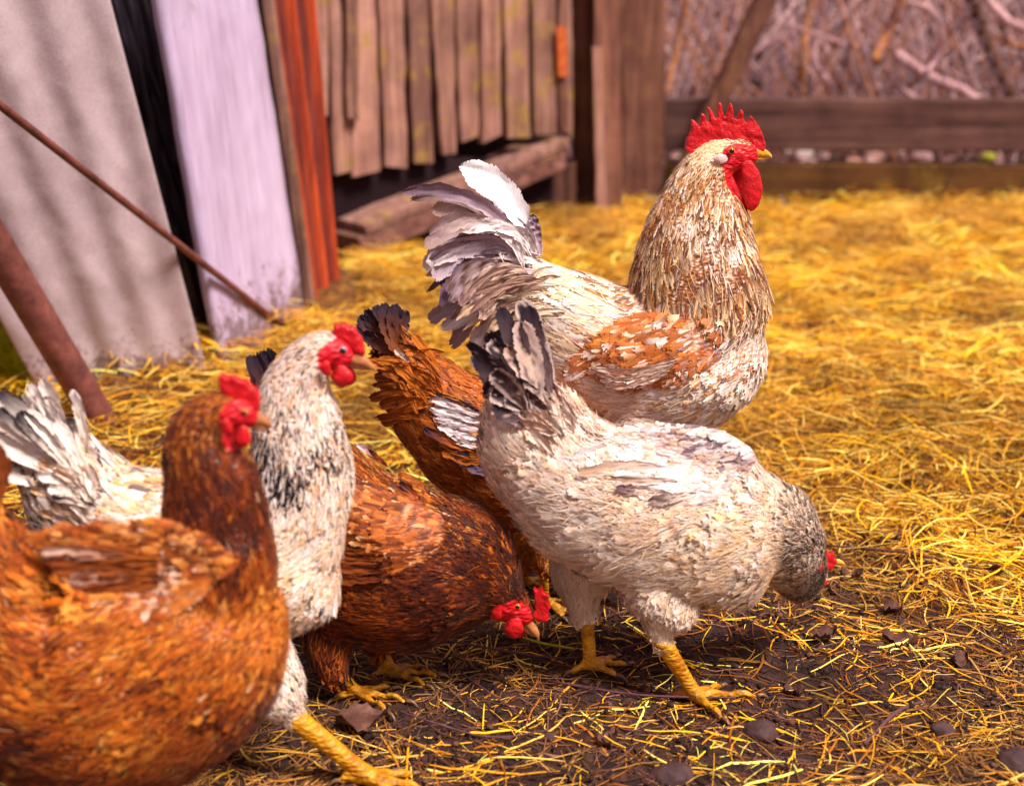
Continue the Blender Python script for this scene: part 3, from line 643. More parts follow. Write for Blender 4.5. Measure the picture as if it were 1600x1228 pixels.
link('mud_crumbs', mesh_np('crumbs', V.reshape(-1, 3), Fq, np.repeat(cc, len(IV), 0), smooth=True), M_crumb, kind='stuff')
# leaf scraps
def leafmesh(L, Wd, curl, seed, lobed=.12):
    r = np.random.default_rng(seed); m, k = 12, 9; V = []
    for i in range(m+1):
        t = i/m; hw = Wd/2*math.sin(PI*min(1, t*1.02)**.8)*(1+lobed*math.sin(t*23+seed))
        for j in range(k):
            s = j/(k-1)*2-1; V.append(((t-.5)*L, s*hw, curl*L*(s*s*.5+.35*(2*t-1)**2)+.004*math.sin(9*t+seed)*s+.0025*r.normal()*abs(s)))
    f = [(i*k+j, i*k+j+1, (i+1)*k+j+1, (i+1)*k+j) for i in range(m) for j in range(k-1)]
    V = np.array(V); return np.vstack([V, V-np.array([0, 0, .0006])]), f+[tuple(a+len(V) for a in g[::-1]) for g in f]
def put_flat(name, V, f, mat, px, py, rz, tilt=(0, 0), dz=0.0, **pr):
    p = G(px, py); cz, sz = math.cos(rz), math.sin(rz); V = V.copy(); V[:, 2] += V[:, 0]*tilt[0]+V[:, 1]*tilt[1]
    V = np.column_stack([V[:, 0]*cz-V[:, 1]*sz, V[:, 0]*sz+V[:, 1]*cz, V[:, 2]]); V[:, 2] -= V[:, 2].min()
    return place(name, V+p+np.array([0, 0, dz]), f, mat, None, **pr)
leaves = [(566, 1134, .062, .045, .12, 20, 'large curled brown dead leaf below the dark brown hen'), (585, 1085, .045, .032, .16, -35, 'dark dead leaf lying just behind the large curled leaf'),
          (1180, 870, .03, .022, .3, 40, 'small brown leaf under the breast of the cream hen'), (1330, 905, .034, .02, .35, 10, 'small purple brown leaf right of the pecking hen beak'),
          (1448, 752, .038, .022, .3, 70, 'narrow dead leaf on the hay at right middle'), (1288, 1000, .034, .026, .4, 15, 'pinkish leaf scrap on bare mud right of the yellow foot'),
          (1405, 1010, .045, .028, .35, -20, 'curled leaf half under straw at lower right'), (1560, 895, .032, .022, .3, 30, 'pink brown leaf near the right picture edge'),
          (950, 1165, .034, .022, .3, 60, 'dark leaf scrap on mud below the cream hen'), (1395, 960, .028, .02, .3, -50, 'small dark leaf between long straws at right'),
          (1240, 1090, .026, .018, .4, 0, 'leaf scrap between the yellow toes and the round stone'), (1500, 1040, .03, .022, .35, 45, 'brown leaf beside the stone at the lower right')]
for i, (px, py, L, Wd, cu, a, lab) in enumerate(leaves):
    V, f = leafmesh(L, Wd, cu, i+3); put_flat('dead_leaf', V, f, M_leaf, px, py, math.radians(a), (.06*math.sin(i*3), .10), .003, label=lab, category='leaf', group='dead leaves on the ground')
# stones
for i, (px, py, r, lab) in enumerate([(1188, 1146, .017, 'round brown stone in the mud right of the yellow foot'), (1472, 1142, .013, 'small dark stone at the lower right near a twig'),
        (1050, 1218, .021, 'brown stone at the bottom edge of the picture'), (1590, 1190, .018, 'brown stone at the bottom right corner'), (1410, 975, .008, 'tiny pebble in straw right of the bare mud'), (858, 1152, .008, 'tiny pebble below the yellow far foot')]):
    bm = bmesh.new(); bmesh.ops.create_icosphere(bm, subdivisions=4, radius=1); V = np.array([v.co[:] for v in bm.verts]); f = [tuple(v.index for v in g.verts) for g in bm.faces]; bm.free()
    V = V*(1+.16*nz(V, 1.9, i)+.06*nz(V, 6, i+9)+.02*nz(V, 20, i+4))[:, None]*r*np.array([1.15, .95, .8]); V[:, 2] += r*.05
    p = G(px, py); place('stone', V+p, f, M_stone, None, label=lab, category='stone', group='stones in the mud')
# twigs
tw = [([(860, 1072), (1000, 1095), (1150, 1098)], .0016, 'long thin twig lying across the mud below the cream hen'), ([(700, 1010), (880, 1036), (1010, 1010)], .0014, 'thin brown twig behind the yellow far foot'),
      ([(1290, 858), (1420, 872), (1560, 905)], .0018, 'dark twig running right from the pecking hen head'), ([(1350, 1170), (1400, 1120), (1455, 1098)], .0024, 'dark bent twig beside the lower right stone'),
      ([(1480, 905), (1520, 950), (1565, 985)], .0012, 'thin straight twig at right above the stone'), ([(1400, 845), (1440, 815), (1445, 790)], .0022, 'short forked twig upright in the hay at right'),
      ([(1290, 735), (1380, 742), (1460, 720)], .0016, 'twig lying on hay right of the cream hen back'), ([(1490, 700), (1510, 740), (1535, 770)], .0014, 'thin twig sloping through hay at far right'),
      ([(620, 1120), (760, 1160), (860, 1150)], .0013, 'thin twig in front of the large dead leaf'), ([(720, 1060), (790, 1110), (830, 1135)], .0012, 'slanting twig below the lowered brown head'),
      ([(470, 1130), (420, 1150), (330, 1160)], .0015, 'twig lying behind the foremost brown hen')]
for pts, r, lab in tw:
    P = np.array([G(*p)+np.array([0, 0, .006+.003*rng.random()]) for p in pts]); V, f = tube(P, [r, r*.9, r*.6], 6, 6, jag=.12)
    place('twig', V, f, M_twig, None, np.tile(PAL((96, 60, 66))[0], (len(V), 1)), label=lab, category='twig', group='twigs lying on the mud')
P = np.array([G(818, 1003), G(850, 1012), G(908, 1022)])+np.array([0, 0, .006]); V, f = tube(P, .0018, 5, 6); place('green_stalk', V, f, M_straw, None, np.tile(lin((170, 160, 40)), (len(V), 1)), label='greenish straw stalk by the lowered brown beak', category='straw')
P = np.array([onz(1206, 290, .03), onz(1218, 305, .04), onz(1226, 320, .03), onz(1238, 335, .02)]); V, f = tube(P, .0035, 5, 6); place('string', V, f, M_string, None, label='pale blue string loop in the hay behind the rooster beak', category='string')
P = np.array([onz(1258, 338, .01), onz(1278, 326, .035)]); V, f = tube(P, .004, 1, 6, sub=False); place('straw_stalk', V, f, M_straw, None, np.tile(lin((240, 210, 150)), (len(V), 1)), label='pale thick stalk sticking up from far hay', category='straw')

# ================================================================== sheets and poles at the left
def patch(c00, c10, c11, c01, nu, nv, disp, thick):
    """bilinear sheet: corners bottom-left, bottom-right, top-right, top-left"""
    u, v = np.meshgrid(np.linspace(0, 1, nu+1), np.linspace(0, 1, nv+1)); u, v = u.ravel()[:, None], v.ravel()[:, None]
    P = (c00*(1-u)+c10*u)*(1-v)+(c01*(1-u)+c11*u)*v; N = np.cross(c10-c00, c01-c00); N /= np.linalg.norm(N)
    if N @ (CO-P.mean(0)) < 0: N = -N
    P = P+N*disp(u[:, 0], v[:, 0])[:, None]; Q = P-N*thick; i = np.arange(len(P)).reshape(nv+1, nu+1)
    f = np.stack([i[:-1, :-1], i[:-1, 1:], i[1:, 1:], i[1:, :-1]], -1).reshape(-1, 4); k = len(P); g = f[:, ::-1]+k
    rim = list(i[0, :])+list(i[1:, -1])+list(i[-1, -2::-1])+list(i[-2:0:-1, 0]); rim = np.array(rim); nx = np.roll(rim, -1)
    h = np.stack([rim, rim+k, nx+k, nx], -1); return np.vstack([P, Q]), np.vstack([f, g, h])
def gdn(px, py, d=.04): p = G(px, py); p[2] -= d; return p
bl, br = gdn(82, 632, .03), gdn(330, 590, .03)
tr = aty(62, -420, br[1]-.30); tl = aty(-430, -300, bl[1]-.48)
uu = lambda u, k, ph=0: np.sin(u*k*2*PI+ph)
V, f = patch(bl, br, tr, tl, 90, 110, lambda u, v: .0085*(.45+.55*v)*uu(u, 4.2, .6)+.0012*nz(np.column_stack([u*9, v*14]), 3, 7), .007)
rag = np.zeros(len(V)); place('cement_sheet', V, f, M_cement, None, label='pale grey corrugated fibre cement sheet leaning at far left', category='sheet')
# lavender painted board
bl, br = gdn(352, 566, .02), gdn(480, 497, .02); tl, tr = aty(238, -90, bl[1]-.06), aty(388, -90, br[1]-.02)
V, f = patch(bl, br, tr, tl, 14, 60, lambda u, v: .0015*nz(np.column_stack([u*4, v*9]), 3, 17), .022); place('painted_board', V, f, M_lav, None, label='wide lavender painted wooden board leaning beside the cement sheet', category='board')
# black sheeting in the gap
bl, br = gdn(300, 590, .03)+np.array([0, .16, 0]), gdn(372, 560, .03)+np.array([0, .16, 0]); tl, tr = aty(110, -90, bl[1]-.02), aty(285, -90, br[1])
V, f = patch(bl, br, tr, tl, 60, 120, lambda u, v: .012*nz(np.column_stack([u*5, v*2.2]), 5, 27)+.010*np.abs(uu(u+.15*np.sin(v*5), 3)), .002); place('plastic_sheeting', V, f, M_black, None, label='black plastic sheeting hanging in the gap between sheet and board', category='sheeting')
P = [aty(246, -60, 3.02), aty(236, 120, 3.02), aty(262, 320, 3.02), aty(300, 420, 3.02), aty(345, 545, 3.0)]; V, f = tube(P, .007, 8, 8); place('cable', V, f, M_black, None, label='black cable hanging down the dark gap', category='cable')
# rusty corrugated iron
bl, br = gdn(482, 474, .02)+np.array([0, .05, 0]), gdn(528, 440, .02)+np.array([0, .05, 0]); tl, tr = aty(402, -90, bl[1]), aty(492, -90, br[1])
V, f = patch(bl, br, tr, tl, 60, 60, lambda u, v: .016*uu(u, 2.7, .9), .0015)
ug = np.tile(np.meshgrid(np.linspace(0, 1, 61), np.linspace(0, 1, 61))[0].ravel(), 2); place('corrugated_iron', V, f, M_rust, None, np.repeat(np.clip(.45+.9*uu(ug, 2.7, .9), 0, 1)[:, None], 3, 1), label='orange rusty corrugated iron strip beside the lavender board', category='sheet')
# narrow weathered lath between board and iron
bl, br = gdn(476, 492, .02)+np.array([0, .015, 0]), gdn(492, 482, .02)+np.array([0, .015, 0]); tl, tr = aty(395, -90, bl[1]), aty(414, -90, br[1])
V, f = patch(bl, br, tr, tl, 3, 20, lambda u, v: 0*u, .015); place('lath', V, f, M_plank, None, label='narrow mossy lath between lavender board and rusty iron', category='board')
# mossy board far left
p0, p1 = gdn(-60, 640, .03)+np.array([0, .03, 0]), gdn(74, 640, .03)+np.array([0, .03, 0]); V, f = patch(p0, p1, aty(0, 430, p1[1]-.03), aty(-160, 380, p0[1]-.03), 24, 24, lambda u, v: .008*nz(np.column_stack([u*6, v*6]), 5, 37), .03)
place('mossy_slab', V, f, M_moss, None, label='green mossy slab behind the lower corner of the cement sheet', category='slab')
# pipes
a = G(440, 508); q0 = aty(-60, 118, a[1]-.88); q = aty(0, 165, a[1]-.82); V, f = tube([q0+(q0-q)*3, q0, q0*.5+a*.5, a+(a-q0)*.03], .0068, 6, 14); place('thin_rod', V, f, M_pipe, None, label='thin rusty rod slanting down across the grey sheet', category='rod')
a = G(160, 662); q0 = aty(-100, 228, a[1]-.20); V, f = tube([q0*1.5-a*.5, q0, (q0+a)/2, a+(a-q0)*.06], .0285, 6, 28); place('thick_pipe', V, f, M_pipe, None, label='thick brown rusty pipe stuck in the ground at far left', category='pipe')

# ================================================================== plank fence, posts, ramp
def slabpoly(quad, thick, nrm, mat, name, root=None, cuts=10, wob=.0015, **pr):
    """front face from 4 corners (bl, br, tr, tl) with uneven edges, given thickness away from the camera"""
    bl, br, tr, tl = [np.asarray(p, float) for p in quad]; m = cuts; V = []; r = np.random.default_rng(int(abs(bl[0])*9999))
    for i in range(m+1):
        v = i/m; a, b_ = bl*(1-v)+tl*v, br*(1-v)+tr*v; h = (b_-a); h /= np.linalg.norm(h)
        a = a+h*wob*r.normal(); b_ = b_+h*wob*r.normal(); bv = h*.003
        V += [a+nrm*-.003, a+bv, b_-bv, b_+nrm*-.003, b_-nrm*thick, a-nrm*thick]
    f = [(i*6+j, i*6+(j+1) % 6, (i+1)*6+(j+1) % 6, (i+1)*6+j) for i in range(m) for j in range(6)]+[tuple(range(6))[::-1], tuple(m*6+j for j in range(6))]
    return place(name, np.array(V), f, mat, root, smooth=False, **pr)
A0, A1 = G(500, 404), G(905, 336); d = A1-A0; d[2] = 0; d /= np.linalg.norm(d); FN = np.array([d[1], -d[0], 0])     # towards the camera
FP = lambda px, py, off=0.0: hit(px, py, A0+FN*off, FN)
fence = empty('plank_fence', A0*1.0, 'weathered grey vertical plank shed wall with ragged bottom edge', 'plank wall')
pl = [(486, 516, 500, 516, 176), (512, 540, 521, 553, 268), (541, 590, 549, 599, 272), (590, 634, 602, 640, 264), (636, 672, 645, 681, 258), (672, 711, 690, 717, 240), (711, 749, 719, 751, 220), (750, 786, 752, 786, 218), (785, 829, 792, 832, 214), (829, 871, 834, 873, 208), (872, 896, 874, 899, 207)]
for i, (x0, x1, b0, b1, yb) in enumerate(pl):
    e = (i % 3)*.006; s_ = 1.6; up = -330
    k = (yb-up)/yb
    slabpoly([FP(b0+2.5, yb+rng.uniform(-9, 7), e), FP(b1-2.5, yb+rng.uniform(-9, 7), e), FP(x1-1-(b1-x1)*1.4, up, e), FP(x0+1-(b0-x0)*1.4, up, e)], .02, FN, M_plank, 'plank', fence, 18, .0018)
slabpoly([FP(544, 184, .028), FP(562, 190, .028), FP(560, -330, .028), FP(536, -330, .028)], .012, FN, M_plank, 'plank', fence, 14, .003)
slabpoly([FP(872, 120, .02), FP(888, 120, .02), FP(887, 42, .02), FP(870, 42, .02)], .006, FN, M_orange, 'hinge_strap', fence, 3, .001, label='orange rusty strap near the right end')
V, f = tube([FP(885, 118, .018), FP(884, 200, .018)], .003, 1, 6, sub=False); place('hasp_rod', V, f, M_pipe, fence)
# near-black backing wall stands in for the shade behind the planks
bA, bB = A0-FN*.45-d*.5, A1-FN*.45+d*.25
V, f = patch(bA-np.array([0, 0, .05]), bB-np.array([0, 0, .05]), bB+np.array([0, 0, 1.7]), bA+np.array([0, 0, 1.7]), 4, 4, lambda u, v: 0*u, .03); place('shade_backing', V, f, M_shade, fence)
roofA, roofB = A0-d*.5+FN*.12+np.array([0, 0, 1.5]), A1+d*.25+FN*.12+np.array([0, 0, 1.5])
V, f = patch(roofA, roofB, roofB-FN*.62+np.array([0, 0, .1]), roofA-FN*.62+np.array([0, 0, .1]), 4, 4, lambda u, v: 0*u, .02); place('added_shade_roof', V, f, M_shade, fence)  # unseen roof, added to keep the space behind the planks dark
V, f = patch(A0-d*.3-FN*.03+np.array([0, 0, -.05]), A1-FN*.03+np.array([0, 0, -.05]), A1-FN*.03+np.array([0, 0, .16]), A0-d*.3-FN*.03+np.array([0, 0, .30]), 4, 4, lambda u, v: 0*u, .02); place('shade_strip', V, f, M_shade, fence)  # dark strip in place of the shade under the plank ends
# posts
def box_post(name, x0, x1, yb, Y, depth, mat, label, xt0=None, xt1=None, up=-420, cat='post'):
    p0, p1 = aty(x0, yb, Y), aty(x1, yb, Y); q0, q1 = aty(xt0 or x0, up, Y), aty(xt1 or x1, up, Y); p0[2] = p1[2] = -.05+gz(np.array([p0[0]]), np.array([Y]))[0]
    return slabpoly([p0, p1, q1, q0], depth, np.array([0, -1., 0]), mat, name, None, 16, .0015, label=label, category=cat, group='wooden posts of the yard fence')
Yp = G(940, 338)[1]
box_post('wooden_post', 897, 934, 325, Yp+.03, .08, M_post, 'dark wooden post next to the plank wall', 893, 926)
box_post('wooden_post', 932, 974, 338, Yp-.04, .07, M_post, 'lighter square wooden post with nailed lath, middle of three', 922, 972)
box_post('wooden_post', 974, 1038, 322, Yp+.10, .12, M_post, 'broad brown wooden post next to the low rails', 972, 1044)
slabpoly([aty(930, 330, Yp-.075), aty(946, 330, Yp-.075), aty(940, 75, Yp-.075), aty(926, 75, Yp-.075)], .02, np.array([0, -1., 0]), M_plank, 'lath', None, 8, label='narrow lath nailed on the middle post', category='board')
# sloping threshold beam and the board on it
def beam(P0, P1, w_, h_, mat, name, label, cat, nub=12):
    T = P1-P0; L = np.linalg.norm(T); T /= L; S = np.cross(T, (0, 0, 1)); S /= np.linalg.norm(S); U = np.cross(S, T)
    if S @ (CO-P0) < 0: S = -S
    V = []; r = np.random.default_rng(5)
    for i in range(nub+1):
        c = P0+T*L*i/nub+r.normal(size=3)*.0015
        for a, b_ in ((0, 0), (0, h_*.9), (w_*-.06, h_), (-w_*.94, h_), (-w_, h_*.9), (-w_, 0)): V.append(c+S*a+U*b_)
    f = [(i*6+j, i*6+(j+1) % 6, (i+1)*6+(j+1) % 6, (i+1)*6+j) for i in range(nub) for j in range(6)]+[tuple(range(6))[::-1], tuple(nub*6+j for j in range(6))]
    V = np.array(V); ob = place(name, V, f, mat, None, smooth=False, label=label, category=cat); return ob
q1 = aty(886, 262, Yp-.08); q0 = aty(568, 398, G(575, 410)[1]-.02); q0[2] -= .01
beam(q0, q1, .13, .055, M_beam, 'threshold_beam', 'sloping wooden beam below the plank wall, rising to the right', 'beam')
up = np.array([0, 0, .060]); beam(q0+up+(q1-q0)*.02, q1+up+(q1-q0)*.01, .12, .022, M_plank, 'ramp_board', 'weathered board lying on top of the sloping beam', 'board')
slabpoly([aty(852, 338, Yp-.04), aty(900, 338, Yp-.04), aty(900, 255, Yp-.04), aty(852, 262, Yp-.04)], .07, np.array([0, -1., 0]), M_post, 'support_block', None, 6, label='short square wooden block propping the sloping beam', category='block')
# rails at the right
Yr = Yp+.12
def rail(y0, y1, mat, label, Y, x0=1036, x1=2100):
    a = aty(x0, y1, Y); b_ = aty(x1, y1-4, Y); c = aty(x1, y0-4, Y); e = aty(x0, y0, Y)
    ob = slabpoly([a, e, c, b_], .045, np.array([0, -1., 0]), mat, 'rail', None, 2, 0, label=label, category='rail', group='low rails of the yard fence'); return ob
def rail2(y0, y1, mat, label, Y, x0, x1):
    P0 = aty(x0, y1, Y); P1 = aty(x1, y1, Y); h_ = (aty(x0, y0, Y)-P0)[2]; P1[2] = P0[2]-.004; m = 24; V = []; r = np.random.default_rng(int(y0))
    for i in range(m+1):
        c = P0*(1-i/m)+P1*i/m; j1, j2 = r.normal(size=2)*.0015
        for a, b_ in ((0, .004+j1), (0, h_-.004+j2), (.005, h_+j2), (.04, h_+j2), (.045, 0), (.004, j1)): V.append(c+np.array([0, a, b_]))
    f = [(i*6+j, i*6+(j+1) % 6, (i+1)*6+(j+1) % 6, (i+1)*6+j) for i in range(m) for j in range(6)]+[tuple(range(6))[::-1], tuple(m*6+j for j in range(6))]
    return place('rail', np.array(V), f, mat, None, smooth=False, label=label, category='rail', group='low rails of the yard fence')
rail2(155, 236, M_rail, 'upper brown board rail behind the rooster head', Yr, 1038, 2300)
rail2(256, 330, M_railg, 'lower brown board rail with greenish stains resting on the hay', Yr+.01, 1038, 2300)
# leaning brace in front of the rails
a = G(1046, 330); a[1] = Yr-.06; a = aty(1046, 320, Yr-.06); b_ = aty(1260, -140, Yr-.03)
V, f = tube([a, a*.5+b_*.5, b_], [.034, .034, .034], 8, 10, jag=.02); place('leaning_brace', V, f, M_post, None, label='slanting brown pole leaning across the rails behind the rooster comb', category='pole')

# ================================================================== behind the rails: litter, wire mesh, brush
n = 2600; x = rng.uniform(.2, 2.2, n); y = rng.uniform(4.85, 6.4, n); r = .006+.018*rng.random(n)**2
V = IV[None]*(1+.25*rng.normal(size=(n, len(IV), 1)))*r[:, None, None]*np.array([1.2, 1, .5])*rng.uniform(.5, 1.5, (n, 1, 3)); V = V+np.stack([x, y, gz(x, y)+r*.2], 1)[:, None]
Fq = ((np.arange(n)*len(IV))[:, None, None]+IF[None]).reshape(-1, 3); cc = PAL((176, 128, 126), (226, 184, 176), (120, 76, 76), (214, 154, 128), (156, 110, 112))[rng.integers(0, 5, n)]
link('yard_litter', mesh_np('l', V.reshape(-1, 3), Fq, np.repeat(cc, len(IV), 0)), M_crumb, kind='stuff')
for px, py, r, c_, lab in [(1248, 238, .040, (225, 205, 200), 'white stone seen in the gap between the rails'), (1368, 245, .03, (200, 150, 140), 'pink stone in the gap right of the white stone'), (1545, 246, .02, (170, 165, 60), 'yellow green fallen fruit in the rail gap'), (1440, 246, .03, (206, 160, 160), 'pale pink stone in the middle of the rail gap')]:
    V = IV; bm = bmesh.new(); bmesh.ops.create_icosphere(bm, subdivisions=3, radius=1); V = np.array([v.co[:] for v in bm.verts]); f = [tuple(v.index for v in g.verts) for g in bm.faces]; bm.free()
    V = V*(1+.12*nz(V, 2.2, 8))[:, None]*r*np.array([1.3, 1, .8]); p = onz(px, py, .06+r*.4); p[1] = min(p[1], 5.4); place('stone', V+p, f, M_crumb, None, np.tile(lin(c_), (len(V), 1)), label=lab, category='stone', group='stones behind the rails')
# chain link wire mesh
mesh_root = empty('wire_mesh', aty(1500, 150, Yr+.30)*np.array([1, 1, 0]), 'thin sagging chain link wire mesh behind the rails', 'wire mesh')
acc = Acc(); ym = Yr+.30; x0m, x1m, cell = .40, 2.4, .052
k = 0
for i in range(int((x1m-x0m+1.0)/cell)):
    for sg in (-1, 1):
        xs_ = x0m-.5+i*cell; zz = np.linspace(.22, 1.25, 22); st = cell*.5*np.where(np.arange(22) % 2, 1, -1)*sg
        X_ = xs_+st+cell*(sg > 0)*.5; Pm = np.column_stack([X_, ym+.03*np.sin(X_*3)+.01*np.sin(zz*9)+.003*sg, zz]); Pm = Pm[(Pm[:, 0] > x0m)]
        if len(Pm) > 3: V, f = tube(Pm, .0015, 1, 4, sub=False); acc.add(V, f)
V, f, _ = acc.get(); place('wires', V, f, M_wire, mesh_root, kind='stuff')
# brush: tangled twigs as stuff, thicker vines and sticks one by one
acc = Acc(); pc = PAL((176, 128, 132), (206, 162, 166), (120, 78, 84), (164, 104, 76), (80, 48, 56), (222, 186, 188))
for i in range(1300):
    y = rng.uniform(5.15, 7.6); x = rng.uniform(.15, .62*y+.2); z = gz(np.array([x]), np.array([y]))[0]; c = pc[rng.integers(0, 6)]*rng.uniform(.35, 1.3)
    kind_ = rng.random(); h = rng.uniform(.2, .8); a = rng.uniform(0, 2*PI); r = rng.uniform(.0014, .0046)
    if kind_ < .55:
        P = [(x, y, z+rng.uniform(0, .5))]; dv = np.array([math.cos(a), math.sin(a)*.5, rng.uniform(-.2, 1.0)])
        for _ in range(4): dv = dv+rng.normal(size=3)*.28; P.append(tuple(np.array(P[-1])+dv/np.linalg.norm(dv)*h*.28))
    else:
        P = [(x, y, z), (x+rng.normal()*.05, y, z+h*.4), (x+rng.normal()*.12, y+rng.normal()*.05, z+h*.8), (x+rng.normal()*.2, y+rng.normal()*.1, z+h*1.2)]
    V, f = tube(P, np.linspace(r, r*.5, len(P)), 3, 5); acc.add(V, f, c)
for i in range(330):
    y = rng.uniform(5.0, 6.6); x = rng.uniform(.15, .5*y+.2); z = gz(np.array([x]), np.array([y]))[0]; L_ = rng.uniform(.3, 1.0); a = rng.normal()*.55; c = [PAL((190, 128, 96))[0], PAL((216, 176, 176))[0], PAL((150, 100, 90))[0]][rng.integers(0, 3)]
    e = np.array([x+math.sin(a)*L_, y+rng.normal()*.1, z+math.cos(a)*L_]); p_ = np.array([x, y, z]); V, f = tube([p_, p_*.6+e*.4+rng.normal(size=3)*.03, e], np.array([1, .85, .5])*rng.uniform(.003, .0075), 4, 6, jag=.05); acc.add(V, f, c)
V, f, C = acc.get(); link('brush_tangle', mesh_np('brush', V, f, C), M_twig, kind='stuff')
# dead leaf and twig clutter filling the thicket
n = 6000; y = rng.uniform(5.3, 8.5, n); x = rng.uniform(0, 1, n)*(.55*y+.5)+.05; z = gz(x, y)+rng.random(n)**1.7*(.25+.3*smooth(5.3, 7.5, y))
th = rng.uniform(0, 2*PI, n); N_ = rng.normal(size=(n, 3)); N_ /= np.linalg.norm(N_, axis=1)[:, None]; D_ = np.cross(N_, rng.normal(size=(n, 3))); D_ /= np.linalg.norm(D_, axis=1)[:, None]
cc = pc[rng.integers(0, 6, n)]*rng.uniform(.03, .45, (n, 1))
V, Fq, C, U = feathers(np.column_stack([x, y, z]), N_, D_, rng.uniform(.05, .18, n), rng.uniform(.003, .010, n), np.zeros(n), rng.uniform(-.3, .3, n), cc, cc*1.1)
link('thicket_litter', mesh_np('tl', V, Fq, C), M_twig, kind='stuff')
vines = [ # px path, depth, radius, material, label
    ([(1040, 150), (1060, 60), (1075, -20), (1080, -120)], 5.2, .012, 1, 'orange brown stem left of the leaning brace'), ([(1068, 150), (1090, 60), (1130, -20), (1150, -100)], 5.4, .010, 0, 'pale stem close behind the leaning brace'),
    ([(1150, 150), (1142, 90), (1170, 20), (1175, -60)], 5.5, .010, 1, 'short orange stem right of the leaning brace'), ([(1252, 150), (1256, 90), (1262, 30), (1282, -60)], 5.1, .014, 1, 'orange upright stem in the middle of the brush'),
    ([(1296, 130), (1272, 95), (1282, 40), (1290, -60)], 5.2, .011, 0, 'pale upright stem beside the middle orange stem'), ([(1248, 80), (1235, 30), (1238, -60)], 5.3, .010, 0, 'pale stem left of the middle orange stem'),
    ([(1365, 98), (1385, 50), (1408, 0), (1440, -70)], 5.0, .017, 1, 'bright orange slanting stick in the brush'), ([(1380, 75), (1395, 40), (1412, 0), (1420, -60)], 5.15, .011, 1, 'second orange stick right behind the slanting one'),
    ([(1335, 130), (1325, 80), (1338, 50), (1330, 10), (1310, -50)], 5.2, .010, 0, 'wavy pale vine between the orange stems'), ([(1420, 5), (1455, 18), (1472, 60), (1462, 95), (1448, 112)], 5.0, .011, 0, 'curved pale vine arching at right'),
    ([(1170, 25), (1200, 8), (1250, -30)], 5.1, .010, 0, 'pale branch rising right from the brace'), ([(1165, 90), (1210, 60), (1230, 40), (1320, 70)], 5.1, .008, 0, 'thin pale branch crossing the middle stems'),
    ([(1400, 85), (1450, 120), (1500, 140), (1530, 160)], 4.98, .020, 0, 'thick pale log lying slanting behind the rail'), ([(1385, 110), (1410, 140), (1440, 160)], 5.0, .012, 0, 'pale stick below the slanting log'),
    ([(1525, -30), (1560, 20), (1600, 45), (1700, 70)], 5.2, .018, 0, 'thick brown branch at the top right corner'), ([(1560, 60), (1600, 75), (1700, 90)], 5.2, .013, 1, 'reddish branch below the thick top right branch'),
    ([(1500, -20), (1530, 60), (1560, 110), (1580, 160)], 5.05, .009, 0, 'thin vine curving down at far right'), ([(1480, 135), (1500, 130), (1520, 115), (1515, 150)], 5.05, .008, 0, 'small looped vine above the rail at right'),
    ([(1100, 120), (1085, 60), (1100, -10)], 5.6, .009, 1, 'orange stem just left of the brace top'), ([(1205, 150), (1190, 90), (1200, 30)], 5.7, .008, 0, 'dim stem in the dark gap of the brush')]
for i, (pp, Y_, r, mt, lab) in enumerate(vines):
    P = np.array([aty(a, b_, Y_+.03*math.sin(j*2+i)) for j, (a, b_) in enumerate(pp)]); V, f = tube(P, np.linspace(r, r*.75, len(P)), 7, 9, jag=.07)
    place('vine_stem', V, f, M_sticko if mt else M_stick, None, label=lab, category='branch', group='stems and vines behind the rails')
V, f = tube([aty(1590, 170, 5.0), aty(1540, 60, 5.0), aty(1500, -80, 5.0)], .022, 8, 10, jag=.02); place('mesh_post', V, f, M_post, None, label='grey leaning post holding the wire mesh at right', category='post')
